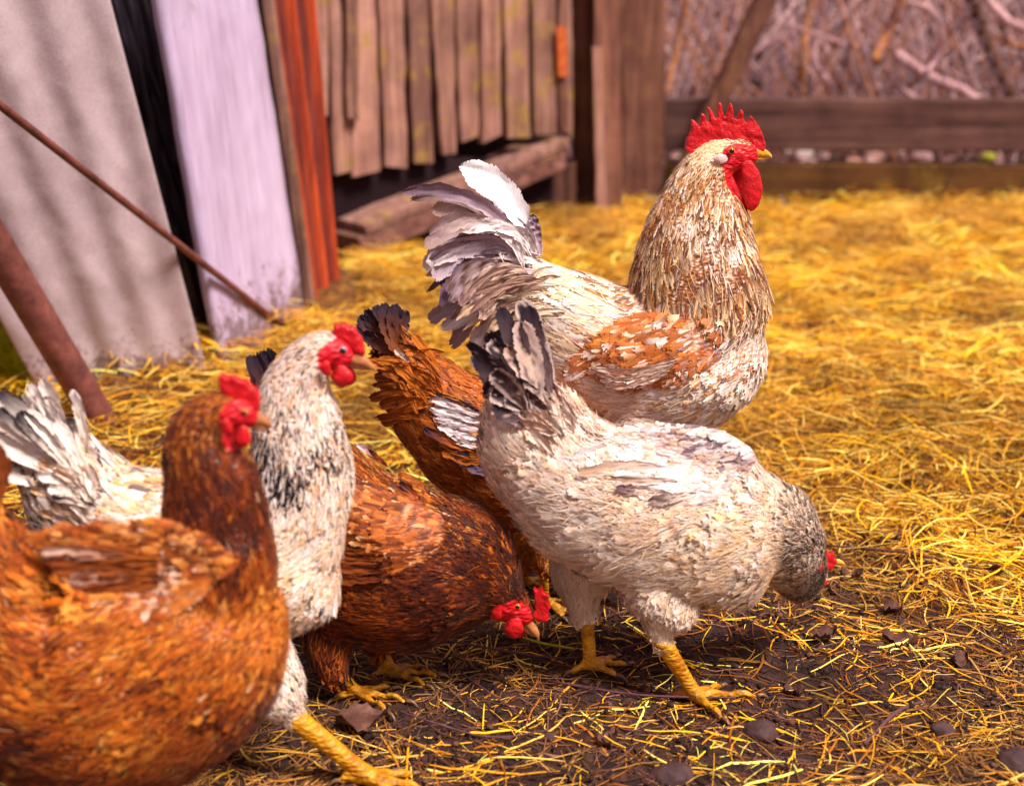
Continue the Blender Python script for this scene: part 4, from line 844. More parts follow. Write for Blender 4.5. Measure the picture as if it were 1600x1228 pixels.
# ================================================================== ROOSTER
def rooster():
    b = Bird('rooster', G(1010, 935), 0, 'large cream and rust speckled rooster standing upright with tall red comb and long wattles', 'rooster')
    pal = PAL((242, 226, 216), (240, 204, 158), (210, 138, 62), (132, 76, 44), (196, 168, 168), (188, 92, 26), (92, 70, 84))
    def colf(q, P):
        n = len(q); w = np.zeros((n, 7)); n1 = nz(P, 50, 41)*.5+.5
        neck = np.maximum(E(q, 1100, 335, 122, 128, 0, .45), E(q, 1120, 240, 70, 60))
        w[:, 0] = 1.0; w[:, 1] = .35; w[:, 2] = .12
        saddle = E(q, 850, 470, 90, 120, 0, .6); w[:, 1] += saddle*.9; w[:, 4] += saddle*.2
        w[:, 0] += neck*.3; w[:, 1] += neck*1.1; w[:, 2] += neck*1.7; w[:, 3] += neck*(.6+.9*n1)
        ring = E(q, 1110, 436, 115, 34, 8, 1.0)*.7+E(q, 1185, 425, 34, 80, -15, .8)*.9+E(q, 1000, 400, 34, 60, 25, .8)*.7
        w[:, 3] += ring*4.6; w[:, 2] += ring*2.0; w[:, 6] += ring*1.3
        wh = E(q, 1115, 360, 42, 38, 0, .8); w[:, 0] += wh*5
        hd = E(q, 1118, 232, 45, 24, 20, .5); w[:, 1] += hd*9; w[:, 3] *= (1-hd); w[:, 2] *= (1-.7*hd)
        sh = E(q, 1160, 500, 70, 90, 0, .6); w[:, 5] += sh*.65; w[:, 0] += sh*1.5; w[:, 6] += sh*.2
        sad = E(q, 1010, 520, 70, 55, 0, .6); w[:, 5] += sad*1.2
        bel = smooth(600, 660, q[:, 1]); w[:, 0] += bel*2; w[:, 4] += bel*1.0
        c = pick(w, pal); c1 = pick(w, pal); tip = rng.random(n) < .55; c1 = np.where(tip[:, None], c, c1); rg = (ring > .3) & (rng.random(n) < .6); c1[rg] = pal[1]*rng.uniform(.75, 1.05, (rg.sum(), 1))
        fl_ = rng.random(n) < .30*neck*(1-hd)+.25*np.clip(ring, 0, 1); c[fl_] = pal[3]*rng.uniform(.5, 1.2, (fl_.sum(), 1)); lt_ = fl_ & (rng.random(n) < .6); c1[lt_] = pal[1]*rng.uniform(.8, 1.05, (lt_.sum(), 1))
        dark = (rng.random(n) < .24*neck*(1-hd)+.20*np.clip(ring, 0, 1)); c1[dark] = pal[3]*rng.uniform(.7, 1.4, (dark.sum(), 1))
        return c, c1
    fb = (30, 15, .16)
    b.loft([(822, 432, 20), (845, 452, 48), (880, 492, 80), (940, 534, 102), (1010, 558, 120), (1080, 552, 124), (1132, 522, 96), (1160, 500, 60)], rl=.74,
           fl=[(70, 13, .1), (75, 12, .1), (80, 11, .08), (45, 14, .12), (30, 15, .14), (26, 15, .15), (24, 13, .15), (22, 12, .16)], down=.12)
    b.loft([(1082, 520, 112), (1090, 465, 112), (1090, 410, 100), (1091, 362, 86), (1095, 322, 70), (1102, 285, 50), (1118, 254, 36), (1141, 240, 30), (1164, 240, 25), (1181, 241, 15)], rl=.74,
           fl=[(60, 8.5, .07), (54, 8, .06), (46, 7.5, .06), (38, 7, .06), (30, 6, .07), (22, 5, .09), (14, 4, .12), (9, 4, .12), (7, 3, .1), (6, 3, .1)], down=.15)
    for sg in (-1, 1):
        b.loft([(1000, 600, 50), (1000, 680, 52), (1003, 745, 38), (1006, 790, 22), (1008, 815, 14)], lats=[.01*sg, .03*sg, .045*sg, .05*sg, .05*sg], rl=.8, fl=[(30, 13, .15)]*5, flow=1)
    near, far = (1030, 948), (1040, 918)
    b.foot(near, [(984, 958), (1085, 956), (1072, 966), (1066, 940)], 11, (1002, 790, -.05), 15)
    b.foot(far, [(990, 922), (1100, 922), (1090, 934), (1080, 908)], 11, (1010, 790, .05), 15)
    faces = [(1155, 248, 33, 26, 10), (1150, 276, 20, 30, -20), (1182, 238, 18, 15, 0)]
    b.build(colf, faces, cover=6.5, strands=9000, jitter=.1, skin_col=(222, 20, 36))
    # comb, wattles, lobes, beak, eye
    comb = [(988, 205), (994, 165), (1010, 142), (1008, 104), (1018, 108), (1036, 130), (1042, 122), (1043, 82), (1050, 84), (1066, 114), (1072, 108), (1064, 60), (1073, 62), (1090, 102), (1097, 96), (1102, 44), (1108, 46), (1121, 94), (1129, 94), (1141, 46), (1147, 50), (1158, 98), (1166, 104), (1176, 66), (1183, 70), (1193, 114), (1200, 114), (1210, 88), (1218, 94), (1240, 122), (1252, 150), (1264, 190), (1258, 210), (1240, 214), (1210, 210), (1178, 190), (1130, 182), (1080, 184), (1050, 196), (1022, 220), (1000, 218)]
    b.slab([(620+.456*x, 140+.456*y) for x, y in comb], .0055, 0, M_comb, 'comb', .0010, sm=2)
    b.blobs([(1166, 254, 9), (1172, 272, 14), (1176, 296, 16), (1175, 318, 12), (1174, 328, 6)], M_comb, 'wattle', .38, -.014)
    b.blobs([(1152, 262, 9), (1160, 285, 15), (1170, 306, 14), (1176, 322, 7)], M_comb, 'wattle', .38, .012)
    b.blobs([(1116, 250, 4), (1125, 249, 9), (1135, 248, 6)], M_lobe, 'earlobe', .4, -.0235)
    b.blobs([(1130, 262, 6), (1142, 290, 9), (1158, 318, 8), (1166, 328, 4)], M_comb, 'throat_skin', .8, -.008)
    b.blobs([(1174, 238, 11), (1186, 238, 9.5), (1196, 241, 6.5), (1203, 244, 3.5), (1206, 248, 1.2)], M_beak, 'upper_beak', .8)
    b.blobs([(1174, 246, 7), (1186, 247, 5), (1197, 247, 2.5)], M_beak, 'lower_beak', .8)
    b.eye(1143, 236, 5.6, .0225)
    # wing
    wp = PAL((172, 84, 20), (200, 118, 44), (230, 212, 206), (236, 200, 170), (150, 82, 40), (150, 130, 140))
    def wcol(q, P):
        n = len(q); w = np.zeros((n, 6)); w[:, 2] = .55; w[:, 3] = .6
        top = E(q, 1030, 525, 115, 52, 8, .7); w[:, 0] += top*2.6; w[:, 1] += top*1.6; w[:, 4] += top*.4
        w[:, 0] += .45; low = smooth(560, 600, q[:, 1]); w[:, 2] += low*1.2; w[:, 5] += E(q, 1095, 555, 45, 40, 30)*1.1
        c = pick(w, wp); c1 = pick(w, wp); c1 = np.where((rng.random(n) < .45)[:, None], c, c1); return c, c1
    pr = []
    for i in range(7):
        u = i/6; pr.append(([(1060-20*u, 560+28*u), (985-10*u, 583+20*u), (925-4*u+22*u, 574+28*u)], 17, (206, 170, 150), (186, 104, 44) if i % 2 else (220, 190, 176), (232, 210, 200) if i % 3 else (150, 84, 44)))
    b.wing([(1126, 512, 26), (1092, 532, 48), (1040, 548, 58), (985, 556, 52), (940, 566, 32), (905, 580, 10)], 84, wcol, [(24, 14, .14), (26, 15, .14), (28, 16, .14), (32, 16, .14), (34, 15, .14), (34, 14, .14)], pr, thick=.18, cover=7)
    # tail: sickles and coverts
    X = lambda p: (620+.456*p[0], 140+.456*p[1])
    T = [  # base, ctrl, tip, width(crop px), c0, c1, lat
        ((470, 590), (430, 330), (215, 260), 96, (248, 238, 240), (252, 246, 248), -.006),
        ((474, 600), (410, 330), (232, 300), 90, (244, 228, 232), (250, 240, 244), .006),
        ((455, 590), (300, 290), (15, 352), 56, (206, 178, 190), (122, 96, 112), -.012),
        ((455, 590), (260, 290), (42, 378), 50, (226, 196, 184), (150, 112, 104), -.004),
        ((450, 590), (300, 330), (70, 350), 52, (222, 196, 192), (168, 138, 140), .008),
        ((450, 590), (300, 320), (118, 420), 66, (224, 200, 190), (196, 160, 150), .012),
        ((450, 590), (290, 360), (110, 500), 62, (232, 206, 196), (150, 118, 120), -.010),
        ((450, 590), (260, 350), (98, 545), 70, (236, 214, 210), (216, 184, 178), .002),
        ((450, 600), (230, 440), (95, 620), 84, (206, 186, 200), (228, 206, 204), .010),
        ((450, 600), (230, 430), (130, 655), 80, (172, 146, 170), (206, 180, 190), -.006),
        ((450, 600), (240, 480), (105, 600), 72, (188, 160, 178), (236, 218, 218), -.012),
        ((450, 605), (260, 480), (160, 690), 66, (228, 206, 206), (240, 222, 222), .004),
        ((450, 610), (230, 510), (150, 750), 56, (176, 146, 156), (122, 98, 122), -.016),
        ((450, 610), (260, 540), (170, 700), 50, (220, 190, 186), (140, 108, 126), -.020),
        ((450, 620), (300, 540), (180, 730), 50, (206, 176, 170), (176, 148, 160), -.024),
        ((460, 630), (330, 560), (215, 740), 48, (222, 190, 172), (160, 124, 120), -.028),
        ((465, 640), (350, 590), (250, 770), 48, (226, 196, 176), (170, 136, 134), -.031),
        ((470, 650), (370, 620), (285, 790), 46, (230, 200, 176), (196, 160, 140), -.034),
        ((400, 640), (240, 700), (108, 795), 62, (188, 172, 180), (156, 136, 140), .004),
        ((410, 660), (270, 740), (188, 888), 60, (170, 150, 160), (140, 116, 126), -.004),
        ((420, 680), (300, 740), (150, 820), 56, (204, 190, 196), (176, 156, 160), -.010),
        ((430, 680), (330, 760), (250, 900), 60, (226, 210, 208), (190, 166, 166), -.014),
    ]
    for i, (a, c, tp, wd, c0, c1, lat) in enumerate(T):
        bars = lin((120, 88, 84)) if 12 <= i <= 17 else None
        pts = bez(X(a), X(c), X(tp), 6)
        b.quill(pts, wd*.456, lin(c0), lin(c1), lat, lat*1.6+rng.normal()*.004, tilt=rng.uniform(-.35, .35), bars=bars, frayed=.12, roundtip=.15 if i < 5 else .6)
    rt = np.random.default_rng(77)
    for i in range(34):
        ang = math.radians(rt.uniform(112, 208)); L_ = rt.uniform(110, 185)*(1-.25*abs(ang-2.7)); b0 = (838+rt.uniform(-22, 14), 415+rt.uniform(-22, 34))
        tp = (b0[0]+L_*math.cos(ang)*1.0, b0[1]-L_*math.sin(ang)*.8+L_*.18); ct = (b0[0]+L_*.55*math.cos(ang-.5), b0[1]-L_*.62*math.sin(ang-.5))
        k = rt.random(); c0 = lin((240, 222, 220)) if k < .6 else lin((196, 168, 176)); c1 = lin((236, 216, 214)) if k < .35 else (lin((140, 112, 124)) if k < .8 else lin((88, 66, 82)))
        b.quill(bez(b0, ct, tp, 6), rt.uniform(12, 26), c0, c1, rt.uniform(-.034, .012), tilt=rt.uniform(-.6, .6), frayed=.06, cup=.1, roundtip=rt.uniform(.1, .7), mott=(lin((120, 92, 104)), 1.1) if rt.random() < .5 else None)
    for i in range(26):   # drooping saddle hackles over the tail base
        u = rng.random(); s0 = (880-60*u+rng.normal()*12, 425+rng.uniform(-8, 95)); L_ = rng.uniform(55, 110)
        pts = bez(s0, (s0[0]-L_*.55, s0[1]-6), (s0[0]-L_, s0[1]+rng.uniform(20, 60)), 5)
        g = rng.random(); c0 = lin((236, 210, 180)) if g < .6 else lin((190, 150, 130)); c1 = lin((150, 110, 100)) if g > .4 else lin((225, 190, 150))
        b.quill(pts, rng.uniform(9, 15), c0, c1, -.035-.02*rng.random(), name='saddle_feather', roundtip=.05, seg=8, bars=lin((150, 112, 96)) if rng.random() < .4 else None)
    b.quill([X((492, 530)), X((480, 480)), X((462, 428))], 16, lin((120, 90, 110)), lin((90, 64, 84)), -.01, name='tail_covert', bars=lin((190, 160, 170)))
    return b
rooster()

# ================================================================== hens
def hen_head(b, head, comb, wattles, beak, lower, eye, lat, beakmat=None, lobe=None, iris=None, extra=()):
    b.slab(comb, .0038, head[2], M_comb, 'comb', .0012)
    for wrow, wl in wattles: b.blobs(wrow, M_comb, 'wattle', .42, wl)
    b.blobs(beak, beakmat or M_beak, 'upper_beak', .8, head[2]); b.blobs(lower, beakmat or M_beak, 'lower_beak', .8, head[2])
    b.eye(eye[0], eye[1], eye[2], lat, iris)
    if lobe: b.blobs(lobe[0], M_comb, 'earlobe', .5, lobe[1])

def pale_hen():
    n_, f_ = (1085, 1098), (922, 1050); A, Bp = G(*n_), G(*f_)
    b = Bird('hen', (A+Bp)/2, 0, 'cream white hen bent down pecking at the mud, black edged tail raised', 'hen', 'hens feeding in the yard')
    pal = PAL((244, 226, 214), (242, 206, 168), (210, 146, 100), (84, 56, 60), (214, 182, 174), (244, 196, 126))
    def colf(q, P):
        n = len(q); w = np.zeros((n, 6)); w[:, 0] = 1.3; w[:, 1] = 1.0; w[:, 4] = .16; w[:, 2] = .05
        r1 = nz(P, 24, 51)
        back = E(q, 980, 640, 210, 52, 27, .6); w[:, 4] += back*1.2; w[:, 3] += back*1.0; w[:, 2] += back*1.2; w[:, 1] += back*.6
        rump = E(q, 820, 620, 70, 60, 0, .7); w[:, 2] += rump*.45; w[:, 1] += rump*.6
        breast = E(q, 1165, 880, 110, 100, 0, .7); w[:, 1] += breast*1.8; w[:, 5] += breast*1.1
        neck = E(q, 1262, 850, 44, 100, -8, .35); w[:, 0] *= 1-.65*neck; w[:, 1] *= 1-.85*neck; w[:, 5] *= 1-neck; w[:, 4] += neck*.2; w[:, 3] += neck*1.9; w[:, 2] += neck*.7; w[:, 1] += neck*.8
        belly = smooth(840, 930, q[:, 1])*smooth(1150, 1050, q[:, 0]); w[:, 1] += belly*.7
        w[:, 1] += np.clip(r1, 0, 1)*1.4; w[:, 4] += np.clip(-r1, 0, 1)*1.0; w[:, 2] += np.clip(r1-.15, 0, 1)*.6
        tb = E(q, 800, 560, 70, 40, 30, .6); w[:, 3] += tb*1.0; w[:, 2] += tb*.6
        c = pick(w, pal); c1 = np.where((rng.random(n) < .65)[:, None], c*.4+pal[0]*.6, pick(w, pal)); c = c*.92
        nm = (neck > .45) & (rng.random(n) < .62); c[nm] = pal[3]*rng.uniform(.6, 1.2, (nm.sum(), 1)); c1[nm] = lin((226, 196, 168))*rng.uniform(.8, 1.1, (nm.sum(), 1)); return c, c1
    b.loft([(800, 596, 30), (832, 658, 80), (880, 732, 108), (950, 782, 124), (1040, 808, 130), (1120, 832, 124), (1178, 856, 94), (1210, 872, 50)], rl=.72,
           fl=[(36, 17, .2), (38, 18, .2), (36, 19, .24), (32, 19, .26), (30, 19, .26), (30, 20, .26), (28, 19, .24), (24, 15, .2)], down=.3)
    b.loft([(1150, 800, 70), (1190, 826, 78), (1218, 848, 64), (1238, 872, 52), (1246, 892, 42), (1256, 902, 28), (1272, 896, 20), (1284, 888, 12)], lats=[0, 0, .005, .012, .03, .062, .082, .086], rl=.75,
           fl=[(26, 14, .2), (26, 13, .18), (20, 11, .16), (17, 10, .16), (15, 9, .16), (13, 8, .14), (8, 4, .12), (8, 4, .1)])
    b.loft([(1020, 830, 50), (1036, 895, 66), (1044, 950, 52), (1037, 992, 23), (1034, 1012, 13)], lats=[0, -.014, -.030, -.040, -.042], rl=.8, fl=[(26, 12, .22), (26, 12, .24), (22, 10, .24), (16, 8, .2), (10, 6, .15)], flow=1)
    b.loft([(915, 830, 66), (912, 890, 50), (914, 930, 25), (915, 950, 14)], lats=[.04, .045, .045, .045], rl=.8, fl=[(24, 12, .2)]*4, flow=1)
    b.foot(n_, [(1188, 1092), (1132, 1130), (1048, 1092), (1130, 1076)], 13, (1035, 1002, -.042), 17)
    b.foot(f_, [(985, 1042), (968, 1062), (890, 1056), (966, 1030)], 12, (915, 945, .045), 15)
    b.build(colf, [(1286, 893, 7, 9, 0)], cover=6.8, strands=60000, jitter=.65, lumps=.0055)
    b.slab([(1284, 882), (1280, 868), (1288, 870), (1290, 856), (1296, 866), (1303, 860), (1302, 872), (1308, 876), (1302, 886), (1294, 892)], .004, .082, M_comb, 'comb', .0012)
    b.blobs([(1258, 920, 7), (1250, 932, 10), (1244, 941, 7)], M_comb, 'wattle', .5, .040)
    b.blobs([(1276, 900, 6), (1286, 910, 7), (1286, 916, 4)], M_comb, 'wattle', .5, .058)
    b.blobs([(1290, 878, 7), (1302, 877, 6), (1313, 878, 4), (1321, 882, 1.3)], M_beak, 'upper_beak', .8, .084)
    b.eye(1276, 890, 4, .10, sides=(1,))
    wp = PAL((234, 218, 220), (232, 202, 184), (200, 148, 118), (104, 76, 86), (196, 170, 178))
    def wcol(q, P):
        n = len(q); w = np.zeros((n, 5)); w[:, 0] = 1.8; w[:, 1] = .8; w[:, 2] = .3; w[:, 4] = .4
        w[:, 0] += 3*E(q, 985, 715, 75, 26, 12); w[:, 3] += .7*E(q, 1110, 690, 60, 30, 30); w[:, 2] += .8*E(q, 1060, 700, 50, 30, 20)
        c = pick(w, wp); return c, np.where((rng.random(n) < .7)[:, None], c, pick(w, wp))
    pr = [([(1050, 715), (970, 705), (890, 716)], 30, (236, 220, 222), (230, 210, 212), None),
          ([(1060, 735), (980, 728), (900, 740)], 24, (240, 214, 200), (214, 170, 140), (236, 210, 196)),
          ([(1060, 752), (990, 750), (925, 752)], 20, (230, 200, 184), (210, 166, 140), (236, 215, 205)),
          ([(1050, 770), (1000, 766), (960, 762)], 18, (226, 196, 186), (120, 84, 92), None),
          ([(1090, 770), (1050, 778), (1012, 784)], 18, (236, 212, 196), (120, 90, 90), None)]
    b.wing([(1180, 735, 20), (1140, 738, 48), (1080, 740, 60), (1020, 734, 52), (960, 726, 34), (900, 720, 10)], 86, wcol, [(24, 11, .2)]*6, pr, thick=.12, cover=7, lift=.12)
    X = lambda p: (540+.5865*p[0], 440+.5865*p[1]); K = (62, 44, 62); E_ = (206, 176, 172)
    rt = np.random.default_rng(31)
    for i in range(56):
        u = rt.random(); a0 = math.radians(94+58*u); L_ = 184*(1-.30*u)*rt.uniform(.55, 1.04); row = rt.random()
        b0 = (524+rt.normal()*24, 340+rt.normal()*26+24*u); tp = (b0[0]+L_*1.65*math.cos(a0), b0[1]-L_*1.62*math.sin(a0)*(1 if u < .8 else .8)); mid = ((b0[0]+tp[0])/2+16*math.sin(a0), (b0[1]+tp[1])/2-14*abs(math.cos(a0)))
        k = rt.random(); dk = .82 if u < .8 else .45
        if k < dk: c0, c1, mt = (104, 78, 80), (36, 22, 34), (lin((206, 172, 160)), 1.25) if rt.random() < .5 else None
        elif k < dk+.25: c0, c1, mt = (226, 196, 180), (190, 152, 136), (lin((70, 48, 56)), .6)
        else: c0, c1, mt = (220, 192, 180), (200, 168, 160), (lin((90, 64, 70)), .8)
        b.quill(bez(X(b0), X(mid), X(tp), 5), rt.uniform(27, 44), lin(c0), lin(c1), -.02-.02*rt.random(), rt.uniform(-.045, .012), tilt=rt.uniform(-.55, .55), edge=lin((214, 184, 176)) if rt.random() < .55 else None, roundtip=.9, frayed=.05, cup=.1, mott=mt)
    for i in range(60):      # soft coverts that bury the tail root
        b0 = (560+rt.normal()*26, 380+rt.normal()*34); a0 = math.radians(rt.uniform(112, 172)); L_ = rt.uniform(80, 150); tp = (b0[0]+L_*math.cos(a0), b0[1]-L_*math.sin(a0)); md = ((b0[0]+tp[0])/2, (b0[1]+tp[1])/2-8)
        k = rt.random(); c0 = (236, 208, 190) if k < .6 else (206, 160, 128); c1 = (240, 218, 206) if k < .5 else ((222, 184, 156) if k < .85 else (120, 90, 88)); pp = [X(b0), X(md), X(tp)]; hg = b.hug(pp, .004+.006*rt.random())
        b.quill(pp, rt.uniform(16, 27), lin(c0), lin(c1), lats=hg, name='tail_covert', tilt=rt.uniform(-.4, .4), roundtip=.95, frayed=.05, cup=.12, seg=8, mott=(lin((186, 140, 118)), 1.2) if rt.random() < .3 else None)
    return b
pale_hen()

BR = [(150, 62, 4), (96, 32, 4), (194, 96, 14), (222, 140, 50), (50, 18, 12), (230, 176, 130), (38, 26, 38)]
def brown_pecking():
    A = G(545, 1092)
    b = Bird('hen', (A[0]-.02, A[1]+.03, 0), -8, 'dark reddish brown hen with its head lowered to the mud beside the cream hen', 'hen', 'hens feeding in the yard')
    pal = PAL(*BR)
    def colf(q, P):
        n = len(q); w = np.zeros((n, 7)); r1 = nz(P, 28, 61); w[:, 0] = .8; w[:, 1] = .8; w[:, 2] = .5; w[:, 4] = .4
        back = E(q, 620, 770, 130, 60, 25, .7); w[:, 2] += back*.8; w[:, 3] += back*.6; w[:, 5] += back*.12; w[:, 6] += back*.10
        nk = E(q, 745, 900, 95, 130, -30, .5); w[:, 4] += nk*2.6; w[:, 1] += nk*2.2; w[:, 2] *= 1-.6*nk
        w[:, 2] += np.clip(r1, 0, 1)*1.0; w[:, 4] += np.clip(-r1, 0, 1)*1.8
        lo = smooth(950, 1020, q[:, 1]); w[:, 4] += lo*.8; w[:, 1] += lo
        fl = E(q, 560, 800, 50, 45); w[:, 5] += fl*.5
        c = pick(w, pal); c1 = np.where((rng.random(n) < .5)[:, None], c, pick(w, pal)); return c, c1
    b.loft([(430, 650, 34), (470, 720, 76), (510, 800, 118), (560, 858, 142), (620, 886, 140), (680, 902, 126), (730, 920, 96), (765, 940, 50)], rl=.7,
           fl=[(36, 14, .16), (38, 14, .16), (36, 14, .16), (32, 14, .15), (30, 13, .15), (28, 12, .14), (26, 11, .14), (22, 10, .14)], down=.12)
    b.loft([(690, 868, 96), (730, 884, 90), (762, 912, 68), (785, 934, 46), (803, 948, 30), (818, 960, 22), (828, 970, 13)], rl=.72,
           fl=[(30, 9, .12), (30, 8, .12), (26, 7, .11), (20, 6, .11), (11, 5, .12), (8, 4, .12), (7, 4, .1)])
    b.loft([(520, 940, 50), (516, 1000, 40), (522, 1040, 24), (528, 1058, 14)], lats=[-.005, -.025, -.04, -.045], rl=.8, fl=[(26, 11, .2)]*4, flow=1)
    b.loft([(590, 950, 60), (590, 985, 40), (595, 1010, 20), (598, 1022, 12)], lats=[.05]*4, rl=.8, fl=[(24, 11, .2)]*4, flow=1)
    b.foot((556, 1094), [(640, 1102), (610, 1122), (520, 1100), (618, 1080)], 12, (528, 1052, -.045), 15)
    b.foot((610, 1062), [(690, 1060), (670, 1078), (575, 1064), (672, 1046)], 11, (597, 1015, .05), 14)
    b.build(colf, [(805, 955, 29, 25, 40), (782, 952, 11, 22, 10), (822, 972, 16, 14, 0)], cover=7.5, strands=26000, jitter=.3, skin_col=(222, 26, 42))
    b.slab([(836, 950), (836, 930), (833, 916), (841, 922), (846, 914), (851, 926), (858, 926), (857, 940), (861, 948), (855, 958), (857, 968), (848, 972), (840, 970), (832, 960)], .0045, 0, M_comb, 'comb', .0012)
    b.blobs([(806, 966, 9), (803, 982, 16), (802, 994, 9)], M_comb, 'wattle', .42, -.012)
    b.blobs([(812, 970, 8), (812, 984, 13), (812, 994, 7)], M_comb, 'wattle', .42, .012)
    b.blobs([(778, 936, 5), (775, 952, 10), (778, 966, 6)], M_comb, 'earlobe', .5, -.023)
    b.blobs([(820, 966, 11), (830, 978, 9), (838, 990, 5.5), (842, 1001, 1.5)], M_beakd, 'upper_beak', .75)
    b.blobs([(816, 976, 7), (826, 986, 5), (835, 995, 2)], M_beakd, 'lower_beak', .75)
    b.eye(809, 947, 4.6, .0235)
    for i, (x, y, a) in enumerate([(575, 700, 30), (590, 712, 35), (600, 770, 40), (672, 812, 38), (716, 820, 70), (660, 790, 40), (640, 760, 35)]):
        L_ = 42; d = (math.cos(math.radians(a)), math.sin(math.radians(a)))
        pp = [(x+d[0]*L_*.5, y+d[1]*L_*.5+6), (x, y+4), (x-d[0]*L_*.5, y-d[1]*L_*.5+4)]; b.quill(pp, 12, lin((150, 70, 24)), lin((40, 28, 44) if i != 0 else (230, 205, 210)), lats=b.hug(pp, .003), name='back_feather', seg=8, tilt=-.2)
    wp = PAL((140, 62, 14), (190, 100, 36), (224, 170, 120), (90, 34, 12), (210, 130, 66))
    def wcol(q, P):
        n = len(q); w = np.ones((n, 5)); w[:, 2] = .1+.35*E(q, 560, 800, 50, 50); w[:, 4] = .35; w[:, 3] = 1.2; c = pick(w, wp); return c, np.where((rng.random(n) < .5)[:, None], c, pick(w, wp))
    pr = [([(600, 850+14*i), (530, 840+16*i), (470, 800+24*i)], 22, (140, 64, 18), (170, 90, 30), (90, 36, 14)) for i in range(5)]
    b.wing([(680, 850, 26), (640, 850, 50), (590, 846, 62), (540, 830, 58), (495, 800, 36), (465, 776, 12)], 92, wcol, [(30, 13, .14)]*6, pr, thick=.15, cover=7, lift=.16)
    for i in range(9):
        u = i/8; b.quill(bez((470, 700), (425, 640), (388+34*u, 556-14*u+10*(i % 2)), 5), 26, lin((120, 56, 22)), lin((48, 34, 50)), rng.uniform(-.02, .02), tilt=rng.uniform(-.3, .3), roundtip=.9)
    return b
brown_pecking()

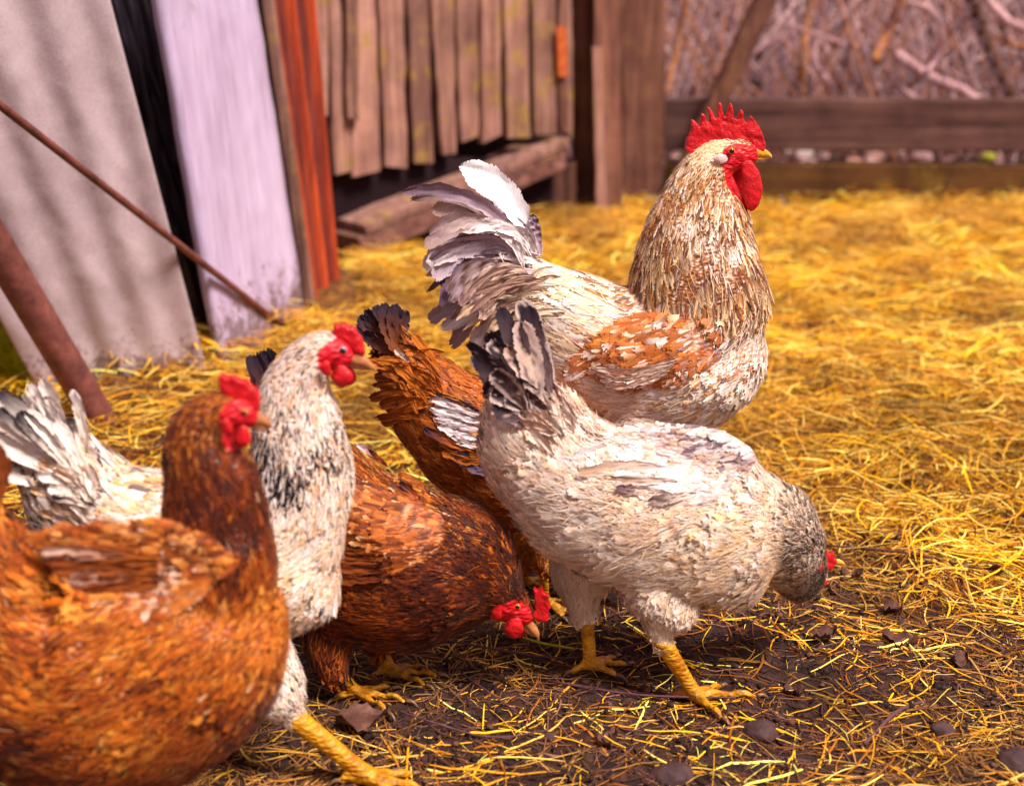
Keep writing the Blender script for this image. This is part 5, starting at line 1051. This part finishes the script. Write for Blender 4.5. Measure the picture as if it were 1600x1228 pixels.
def rust_hen():
    b = Bird('hen', G(800, 962), 0, 'rust coloured hen seen from its rump, dark tail tip, between rooster and cream hen', 'hen', 'hens feeding in the yard')
    pal = PAL((178, 90, 24), (146, 62, 14), (204, 122, 44), (102, 44, 12), (214, 146, 80))
    def colf(q, P):
        n = len(q); w = np.zeros((n, 5)); r1 = nz(P, 30, 71); w[:, 0] = 1.4; w[:, 1] = 1; w[:, 2] = .5; w[:, 3] = .3
        w[:, 2] += np.clip(r1, 0, 1)*.8; w[:, 3] += np.clip(-r1, 0, 1)*.7; w[:, 4] += .15
        lo = smooth(660, 760, q[:, 1]); w[:, 2] += lo; w[:, 0] += lo; c = pick(w, pal); return c, np.where((rng.random(n) < .5)[:, None], c, pick(w, pal))
    b.loft([(622, 540, 28), (648, 588, 54), (690, 640, 78), (745, 688, 98), (810, 730, 104), (870, 760, 96), (915, 785, 66), (940, 805, 34)], rl=.7,
           fl=[(44, 13, .16), (46, 12, .15), (44, 12, .15), (34, 12, .15), (28, 12, .14), (26, 11, .14), (24, 10, .14), (22, 10, .14)], down=.12)
    b.loft([(890, 760, 66), (925, 800, 54), (945, 850, 38), (955, 890, 26), (966, 905, 19), (975, 918, 11)], rl=.75, fl=[(26, 8, .12)]*3+[(10, 5, .12)]*3)
    for sg in (-1, 1): b.loft([(830, 780, 52), (836, 820, 40), (840 if sg < 0 else 820, 858, 20), (848 if sg < 0 else 818, 884, 11)], lats=[.02*sg]*4, rl=.8, fl=[(24, 11, .18)]*4, flow=1)
    b.foot((852, 952), [(900, 966), (882, 972), (822, 954), (888, 944)], 9, (848, 880, -.02), 11)
    b.foot((820, 920), [(850, 914), (846, 922), (792, 920), (846, 908)], 9, (818, 872, .03), 11)
    b.build(colf, [(966, 905, 16, 14, 40), (976, 918, 12, 12, 0)], cover=7, strands=9000, jitter=.18)
    b.slab([(974, 892), (978, 880), (986, 884), (992, 890), (994, 902), (986, 908)], .004, 0, M_comb, 'comb', .0012)
    b.blobs([(974, 910, 8), (980, 922, 5), (984, 932, 1.5)], M_beakd, 'upper_beak', .8); b.eye(966, 900, 5, .017)
    # tail
    D = (44, 34, 50)
    for i, (tx, ty) in enumerate([(556, 508), (562, 492), (572, 482), (586, 476), (600, 472), (618, 474), (634, 484), (566, 520), (590, 500), (606, 496)]):
        b.quill(bez((640, 570), (600+(tx-600)*.3, 530), (tx, ty), 5), 25, lin((130, 66, 24)), lin(D), rng.uniform(-.022, .022), tilt=rng.uniform(-.4, .4), roundtip=.9, edge=lin((96, 74, 90)) if i % 3 == 0 else None)
    rt = np.random.default_rng(12)
    for i in range(46):
        u = rt.random(); bx, by = 690-40*rt.random()+rt.normal()*10, 600+rt.normal()*26; a0 = math.radians(118+82*u); L_ = rt.uniform(42, 80); tx, ty = bx+L_*math.cos(a0), by-L_*math.sin(a0); pp = [(bx, by), ((bx+tx)/2, (by+ty)/2-5), (tx, ty)]
        k = rt.random(); b.quill(pp, rt.uniform(12, 18), lin((186, 96, 20)), lin((196, 110, 34) if k < .55 else (140, 62, 14)), lats=b.hug(pp, .002+.008*rt.random()), tilt=rt.uniform(-.25, .25), name='tail_covert', roundtip=.8, frayed=.04, cup=.08, seg=8, edge=lin((96, 44, 16)) if k > .8 else None)
    b.quill([(640, 566), (622, 550), (616, 546)], 10, lin((200, 170, 160)), lin((230, 205, 190)), -.036, name='tail_covert', seg=8)
    wp = PAL((176, 88, 24), (150, 66, 16), (204, 124, 50), (100, 44, 14))
    def wcol(q, P): n = len(q); w = np.ones((n, 4)); w[:, 3] = .4; c = pick(w, wp); return c, np.where((rng.random(n) < .5)[:, None], c, pick(w, wp))
    pr = [([(760, 654), (712, 636), (668, 622)], 17, (225, 205, 200), (245, 232, 236), (70, 50, 66)), ([(762, 664), (714, 650), (670, 638)], 17, (240, 226, 226), (250, 240, 244), (150, 120, 140)),
          ([(766, 676), (720, 664), (676, 652)], 16, (240, 226, 226), (250, 240, 244), (130, 100, 120)), ([(770, 690), (726, 680), (684, 666)], 15, (236, 216, 214), (246, 236, 240), None),
          ([(772, 702), (734, 694), (698, 682)], 14, (230, 200, 190), (246, 236, 240), None), ([(756, 646), (710, 626), (676, 616)], 12, (60, 42, 56), (50, 36, 52), None),
          ([(740, 706), (700, 690), (662, 668)], 17, (180, 92, 26), (52, 38, 56), None), ([(776, 742), (742, 730), (712, 706)], 22, (120, 96, 120), (46, 34, 54), None), ([(780, 716), (730, 720), (690, 706)], 16, (170, 90, 30), (190, 104, 34), None)]
    b.wing([(880, 720, 24), (840, 712, 44), (790, 700, 48), (745, 684, 36), (706, 668, 16)], 74, wcol, [(28, 13, .14)]*5, pr, thick=.15, cover=7, lift=.15)
    return b
rust_hen()

def speckled_hen():
    A = G(580, 1228)
    b = Bird('hen', (A[0]-.11, A[1]+.05, 0), 0, 'white hen with black speckled neck walking behind the foremost brown hen', 'hen', 'hens walking in at the left')
    pal = PAL((246, 230, 224), (240, 208, 176), (222, 162, 106), (38, 26, 34), (206, 182, 180))
    def colf(q, P):
        n = len(q); w = np.zeros((n, 5)); w[:, 0] = 1.5; w[:, 1] = .7; w[:, 2] = .28; w[:, 3] = .26; w[:, 4] = .15; r1 = nz(P, 34, 81)
        ring = E(q, 458, 690, 88, 62, -8, .7); w[:, 3] += ring*5.0*np.clip(.35+r1, 0, 1.3)
        hd = E(q, 490, 560, 90, 60, 0, .5); w[:, 3] *= (1-.4*hd); w[:, 4] += hd*.6; w[:, 2] += hd*.3
        bk = E(q, 150, 760, 150, 80, 0, .6); w[:, 3] += bk*1.0; w[:, 1] += bk*.6; w[:, 2] += bk*.7
        br = E(q, 520, 830, 60, 150, 0, .7); w[:, 1] += br*.9; w[:, 2] += br*.45; w[:, 3] *= 1-.5*br
        pl_ = w.copy(); pl_[:, 3] = 0; c = pick(pl_, pal); c1 = np.where((rng.random(n) < .55)[:, None], c, pick(pl_, pal))
        dkp = np.clip(.13+.62*ring*(.55+r1)+.38*bk+.16*hd, 0, .92)*(1-.5*br); dm = rng.random(n) < dkp; c1[dm] = pal[3]; d2 = dm & (rng.random(n) < .7*ring+.3); c[d2] = pal[3]*1.4; return c, c1
    b.loft([(66, 692, 50), (104, 748, 80), (160, 812, 106), (250, 860, 130), (350, 876, 142), (430, 866, 134), (475, 844, 100), (502, 830, 50)], rl=.68,
           fl=[(40, 14, .14), (42, 15, .14), (38, 16, .14), (34, 15, .14), (30, 15, .14), (28, 14, .14), (26, 13, .13), (24, 12, .13)], down=.12)
    b.loft([(440, 836, 100), (462, 770, 88), (468, 710, 78), (462, 650, 66), (462, 604, 52), (476, 570, 42), (502, 550, 34), (528, 552, 28), (548, 560, 18)], rl=.74,
           fl=[(30, 10, .12), (30, 9, .12), (28, 8, .11), (26, 8, .11), (22, 7, .11), (16, 6, .11), (11, 5, .12), (8, 4, .12), (7, 4, .1)], down=.1)
    b.loft([(370, 950, 70), (398, 1020, 60), (426, 1074, 46), (446, 1106, 30), (454, 1122, 19)], lats=[-.01, -.04, -.05, -.05, -.05], rl=.8, fl=[(26, 12, .2), (24, 12, .22), (22, 11, .22), (18, 9, .2), (12, 6, .16)], flow=1)
    b.loft([(300, 950, 76), (280, 1010, 54), (262, 1050, 28), (258, 1070, 16)], lats=[.05]*4, rl=.8, fl=[(24, 12, .2)]*4, flow=1)
    b.foot((574, 1226), [(668, 1240), (640, 1268), (528, 1226), (650, 1214)], 16, (452, 1114, -.05), 21)
    b.foot((200, 1160), [(280, 1168), (262, 1186), (150, 1160), (268, 1148)], 14, (258, 1064, .05), 18)
    b.build(colf, [(528, 556, 30, 30, 0), (545, 566, 20, 20, 0), (530, 590, 20, 18, 0)], cover=7, strands=24000, jitter=.3, skin_col=(228, 26, 48))
    b.slab([(516, 532), (520, 520), (523, 506), (530, 511), (536, 504), (545, 512), (553, 512), (558, 522), (565, 528), (567, 542), (570, 552), (560, 554), (548, 544), (532, 538)], .005, 0, M_comb, 'comb', .0013)
    b.blobs([(530, 574, 11), (534, 590, 19), (532, 602, 11)], M_comb, 'wattle', .42, -.012); b.blobs([(538, 574, 10), (542, 590, 16), (540, 600, 9)], M_comb, 'wattle', .42, .012)
    b.blobs([(510, 566, 6), (508, 576, 9), (514, 586, 5)], M_comb, 'earlobe', .5, -.022)
    b.blobs([(552, 558, 13), (566, 564, 10), (578, 572, 6), (588, 579, 2)], M_beakd, 'upper_beak', .75); b.blobs([(550, 568, 8), (564, 573, 6), (578, 578, 2)], M_beakd, 'lower_beak', .75)
    b.eye(536, 547, 7, .0235, M_irisp)
    wp = PAL((244, 230, 226), (236, 202, 166), (222, 162, 104), (74, 54, 66))
    def wcol(q, P): n = len(q); w = np.ones((n, 4)); w[:, 3] = .35; c = pick(w, wp); return c, np.where((rng.random(n) < .5)[:, None], c, pick(w, wp))
    pr = [([(330, 860+14*i), (230, 850+16*i), (150, 826+22*i)], 26, (240, 224, 218), (226, 190, 160), (90, 70, 80)) for i in range(4)]
    b.wing([(410, 830, 26), (370, 840, 52), (300, 838, 64), (230, 824, 58), (170, 806, 36), (130, 794, 12)], 92, wcol, [(34, 15, .14)]*6, pr, thick=.15, cover=6)
    for i in range(46):
        u = rng.random(); a0 = math.radians(100+72*u); L_ = (95+85*u)*rng.uniform(.75, 1.12); b0 = (128-30*u+rng.normal()*10, 742+rng.normal()*16)
        tip = (b0[0]+L_*1.15*math.cos(a0), b0[1]-L_*1.1*math.sin(a0)-8); mid = ((b0[0]+tip[0])/2+10, (b0[1]+tip[1])/2-6); dk = rng.random() < .18
        b.quill(bez(b0, mid, tip, 5), rng.uniform(20, 33), lin((246, 226, 212)), lin((48, 34, 44) if dk else (246, 228, 220)), rng.uniform(-.04, .02), tilt=rng.uniform(-.5, .5), roundtip=.8, frayed=.05, cup=.1, mott=(lin((56, 40, 50)), 1.3) if rng.random() < .3 else None)
    for i in range(40):
        b0 = (150+rng.normal()*16, 770+rng.normal()*26); a0 = math.radians(rng.uniform(108, 165)); L_ = rng.uniform(45, 90); tp = (b0[0]+L_*math.cos(a0), b0[1]-L_*math.sin(a0)); pp = [b0, ((b0[0]+tp[0])/2, (b0[1]+tp[1])/2-4), tp]; k = rng.random()
        b.quill(pp, rng.uniform(14, 22), lin((244, 222, 206)), lin((60, 42, 50) if k < .2 else ((224, 170, 118) if k < .5 else (246, 230, 222))), lats=b.hug(pp, .003+.006*rng.random()), name='tail_covert', tilt=rng.uniform(-.4, .4), roundtip=.95, frayed=.05, seg=8)
    return b
speckled_hen()

def front_hen():
    b = Bird('hen', G(230, 1345), 0, 'foremost brown hen with upright neck cut off by the picture edge', 'hen', 'hens walking in at the left')
    pal = PAL(*BR)
    def colf(q, P):
        n = len(q); w = np.zeros((n, 7)); r1 = nz(P, 20, 91); w[:, 0] = .9; w[:, 1] = .7; w[:, 2] = .6; w[:, 4] = .3; w[:, 3] = .1
        nk = E(q, 330, 750, 95, 130, 0, .4); w[:, 1] += nk*2.4; w[:, 4] += nk*1.9; w[:, 2] *= 1-.75*nk; w[:, 3] *= 1-nk
        w[:, 2] += np.clip(r1, 0, 1)*1.8; w[:, 3] += np.clip(r1-.2, 0, 1)*2.0; w[:, 1] += np.clip(-r1, 0, 1)*2.4; w[:, 4] += np.clip(-r1, 0, 1)*1.8
        w[:, 5] += .03+.5*E(q, 270, 880, 60, 30); c = pick(w, pal); return c, np.where((rng.random(n) < .5)[:, None], c, pick(w, pal))
    b.loft([(-30, 830, 60), (-10, 900, 104), (20, 990, 158), (80, 1050, 196), (160, 1062, 204), (250, 1034, 186), (335, 990, 150), (392, 958, 98), (428, 940, 42)], rl=.66,
           fl=[(46, 18, .16), (46, 18, .16), (44, 18, .17), (40, 18, .17), (38, 17, .16), (36, 16, .16), (34, 15, .15), (30, 14, .14), (26, 13, .14)], down=.15)
    b.loft([(320, 940, 108), (338, 880, 92), (338, 820, 82), (330, 760, 74), (320, 710, 62), (322, 672, 49), (342, 646, 40), (368, 642, 32), (388, 650, 24), (402, 658, 14)], rl=.72,
           fl=[(38, 13, .12), (38, 12, .12), (36, 11, .11), (34, 10, .11), (28, 9, .11), (20, 8, .11), (14, 6, .12), (10, 5, .12), (9, 4, .1), (8, 4, .1)], down=.1)
    for sg in (-1, 1): b.loft([(180, 1120, 70), (190, 1190, 56), (210, 1236, 34), (218, 1256, 20)], lats=[.0, .02*sg, .045*sg, .05*sg], rl=.8, fl=[(30, 15, .2)]*4, flow=1)
    b.foot((230, 1368), [(330, 1380), (310, 1400), (180, 1368), (310, 1350)], 16, (217, 1240, -.05), 20)
    b.foot((240, 1318), [(330, 1322), (316, 1342), (192, 1318), (312, 1302)], 15, (217, 1240, .05), 19)
    b.build(colf, [(378, 648, 32, 28, 20), (368, 676, 16, 22, 0), (398, 660, 18, 16, 0)], cover=7, strands=26000, jitter=.35, skin_col=(214, 22, 38))
    b.slab([(352, 622), (344, 606), (342, 588), (348, 582), (358, 590), (366, 584), (376, 592), (386, 592), (392, 602), (402, 606), (406, 618), (408, 634), (402, 642), (392, 636), (378, 626), (364, 622)], .0055, 0, M_comb, 'comb', .0014)
    b.blobs([(380, 668, 10), (378, 684, 15), (374, 698, 9)], M_comb, 'wattle', .42, -.014); b.blobs([(366, 666, 10), (364, 682, 14), (360, 694, 8)], M_comb, 'wattle', .42, .012)
    b.blobs([(352, 656, 6), (354, 668, 10), (360, 678, 6)], M_comb, 'earlobe', .5, -.026)
    b.blobs([(398, 652, 13), (410, 658, 10), (420, 664, 6), (427, 670, 2)], M_beakd, 'upper_beak', .75); b.blobs([(396, 662, 8), (408, 667, 6), (419, 671, 2)], M_beakd, 'lower_beak', .75)
    b.eye(382, 644, 6.6, .024)
    wp = PAL((166, 76, 18), (204, 118, 44), (112, 42, 10), (232, 186, 160), (96, 40, 14), (226, 150, 84))
    def wcol(q, P):
        n = len(q); w = np.zeros((n, 6)); w[:, 0] = 1; w[:, 2] = .9; w[:, 1] = .7; w[:, 4] = .4; w[:, 3] = .1+2.2*E(q, 262, 880, 56, 30)+1.8*E(q, 150, 905, 60, 18)+1.6*E(q, 262, 985, 34, 20); w[:, 5] = .5
        c = pick(w, wp); return c, np.where((rng.random(n) < .5)[:, None], c, pick(w, wp))
    pr = [([(250, 872+8*i), (160, 866+12*i), (60+10*i, 862+15*i)], 26, (176, 88, 26), (140, 64, 20) if i % 3 else (226, 184, 164), (96, 40, 16)) for i in range(6)]
    pr += [([(330-9*j, 900+3*j), (308-12*j, 928+4*j), (280-15*j, 948+5*j+4*(j % 2))], 24, (196, 104, 34), [(226, 178, 140), (206, 120, 50), (216, 160, 120), (150, 70, 24), (226, 186, 160), (190, 100, 36)][j], None) for j in range(6)]
    b.wing([(350, 900, 30), (310, 900, 56), (250, 900, 66), (190, 894, 54), (120, 882, 36), (60, 870, 14)], 108, wcol, [(34, 17, .16)]*6, pr, thick=.15, cover=7, lift=.18)
    for i in range(10):
        u = i/9; b.quill(bez((-10, 850), (-30, 780), (-110+120*u, 700+20*(i % 2)-10*u), 5), 44, lin((160, 78, 22)), lin((130, 56, 16)), rng.uniform(-.03, .03), tilt=rng.uniform(-.3, .3), roundtip=.9)
    return b
front_hen()
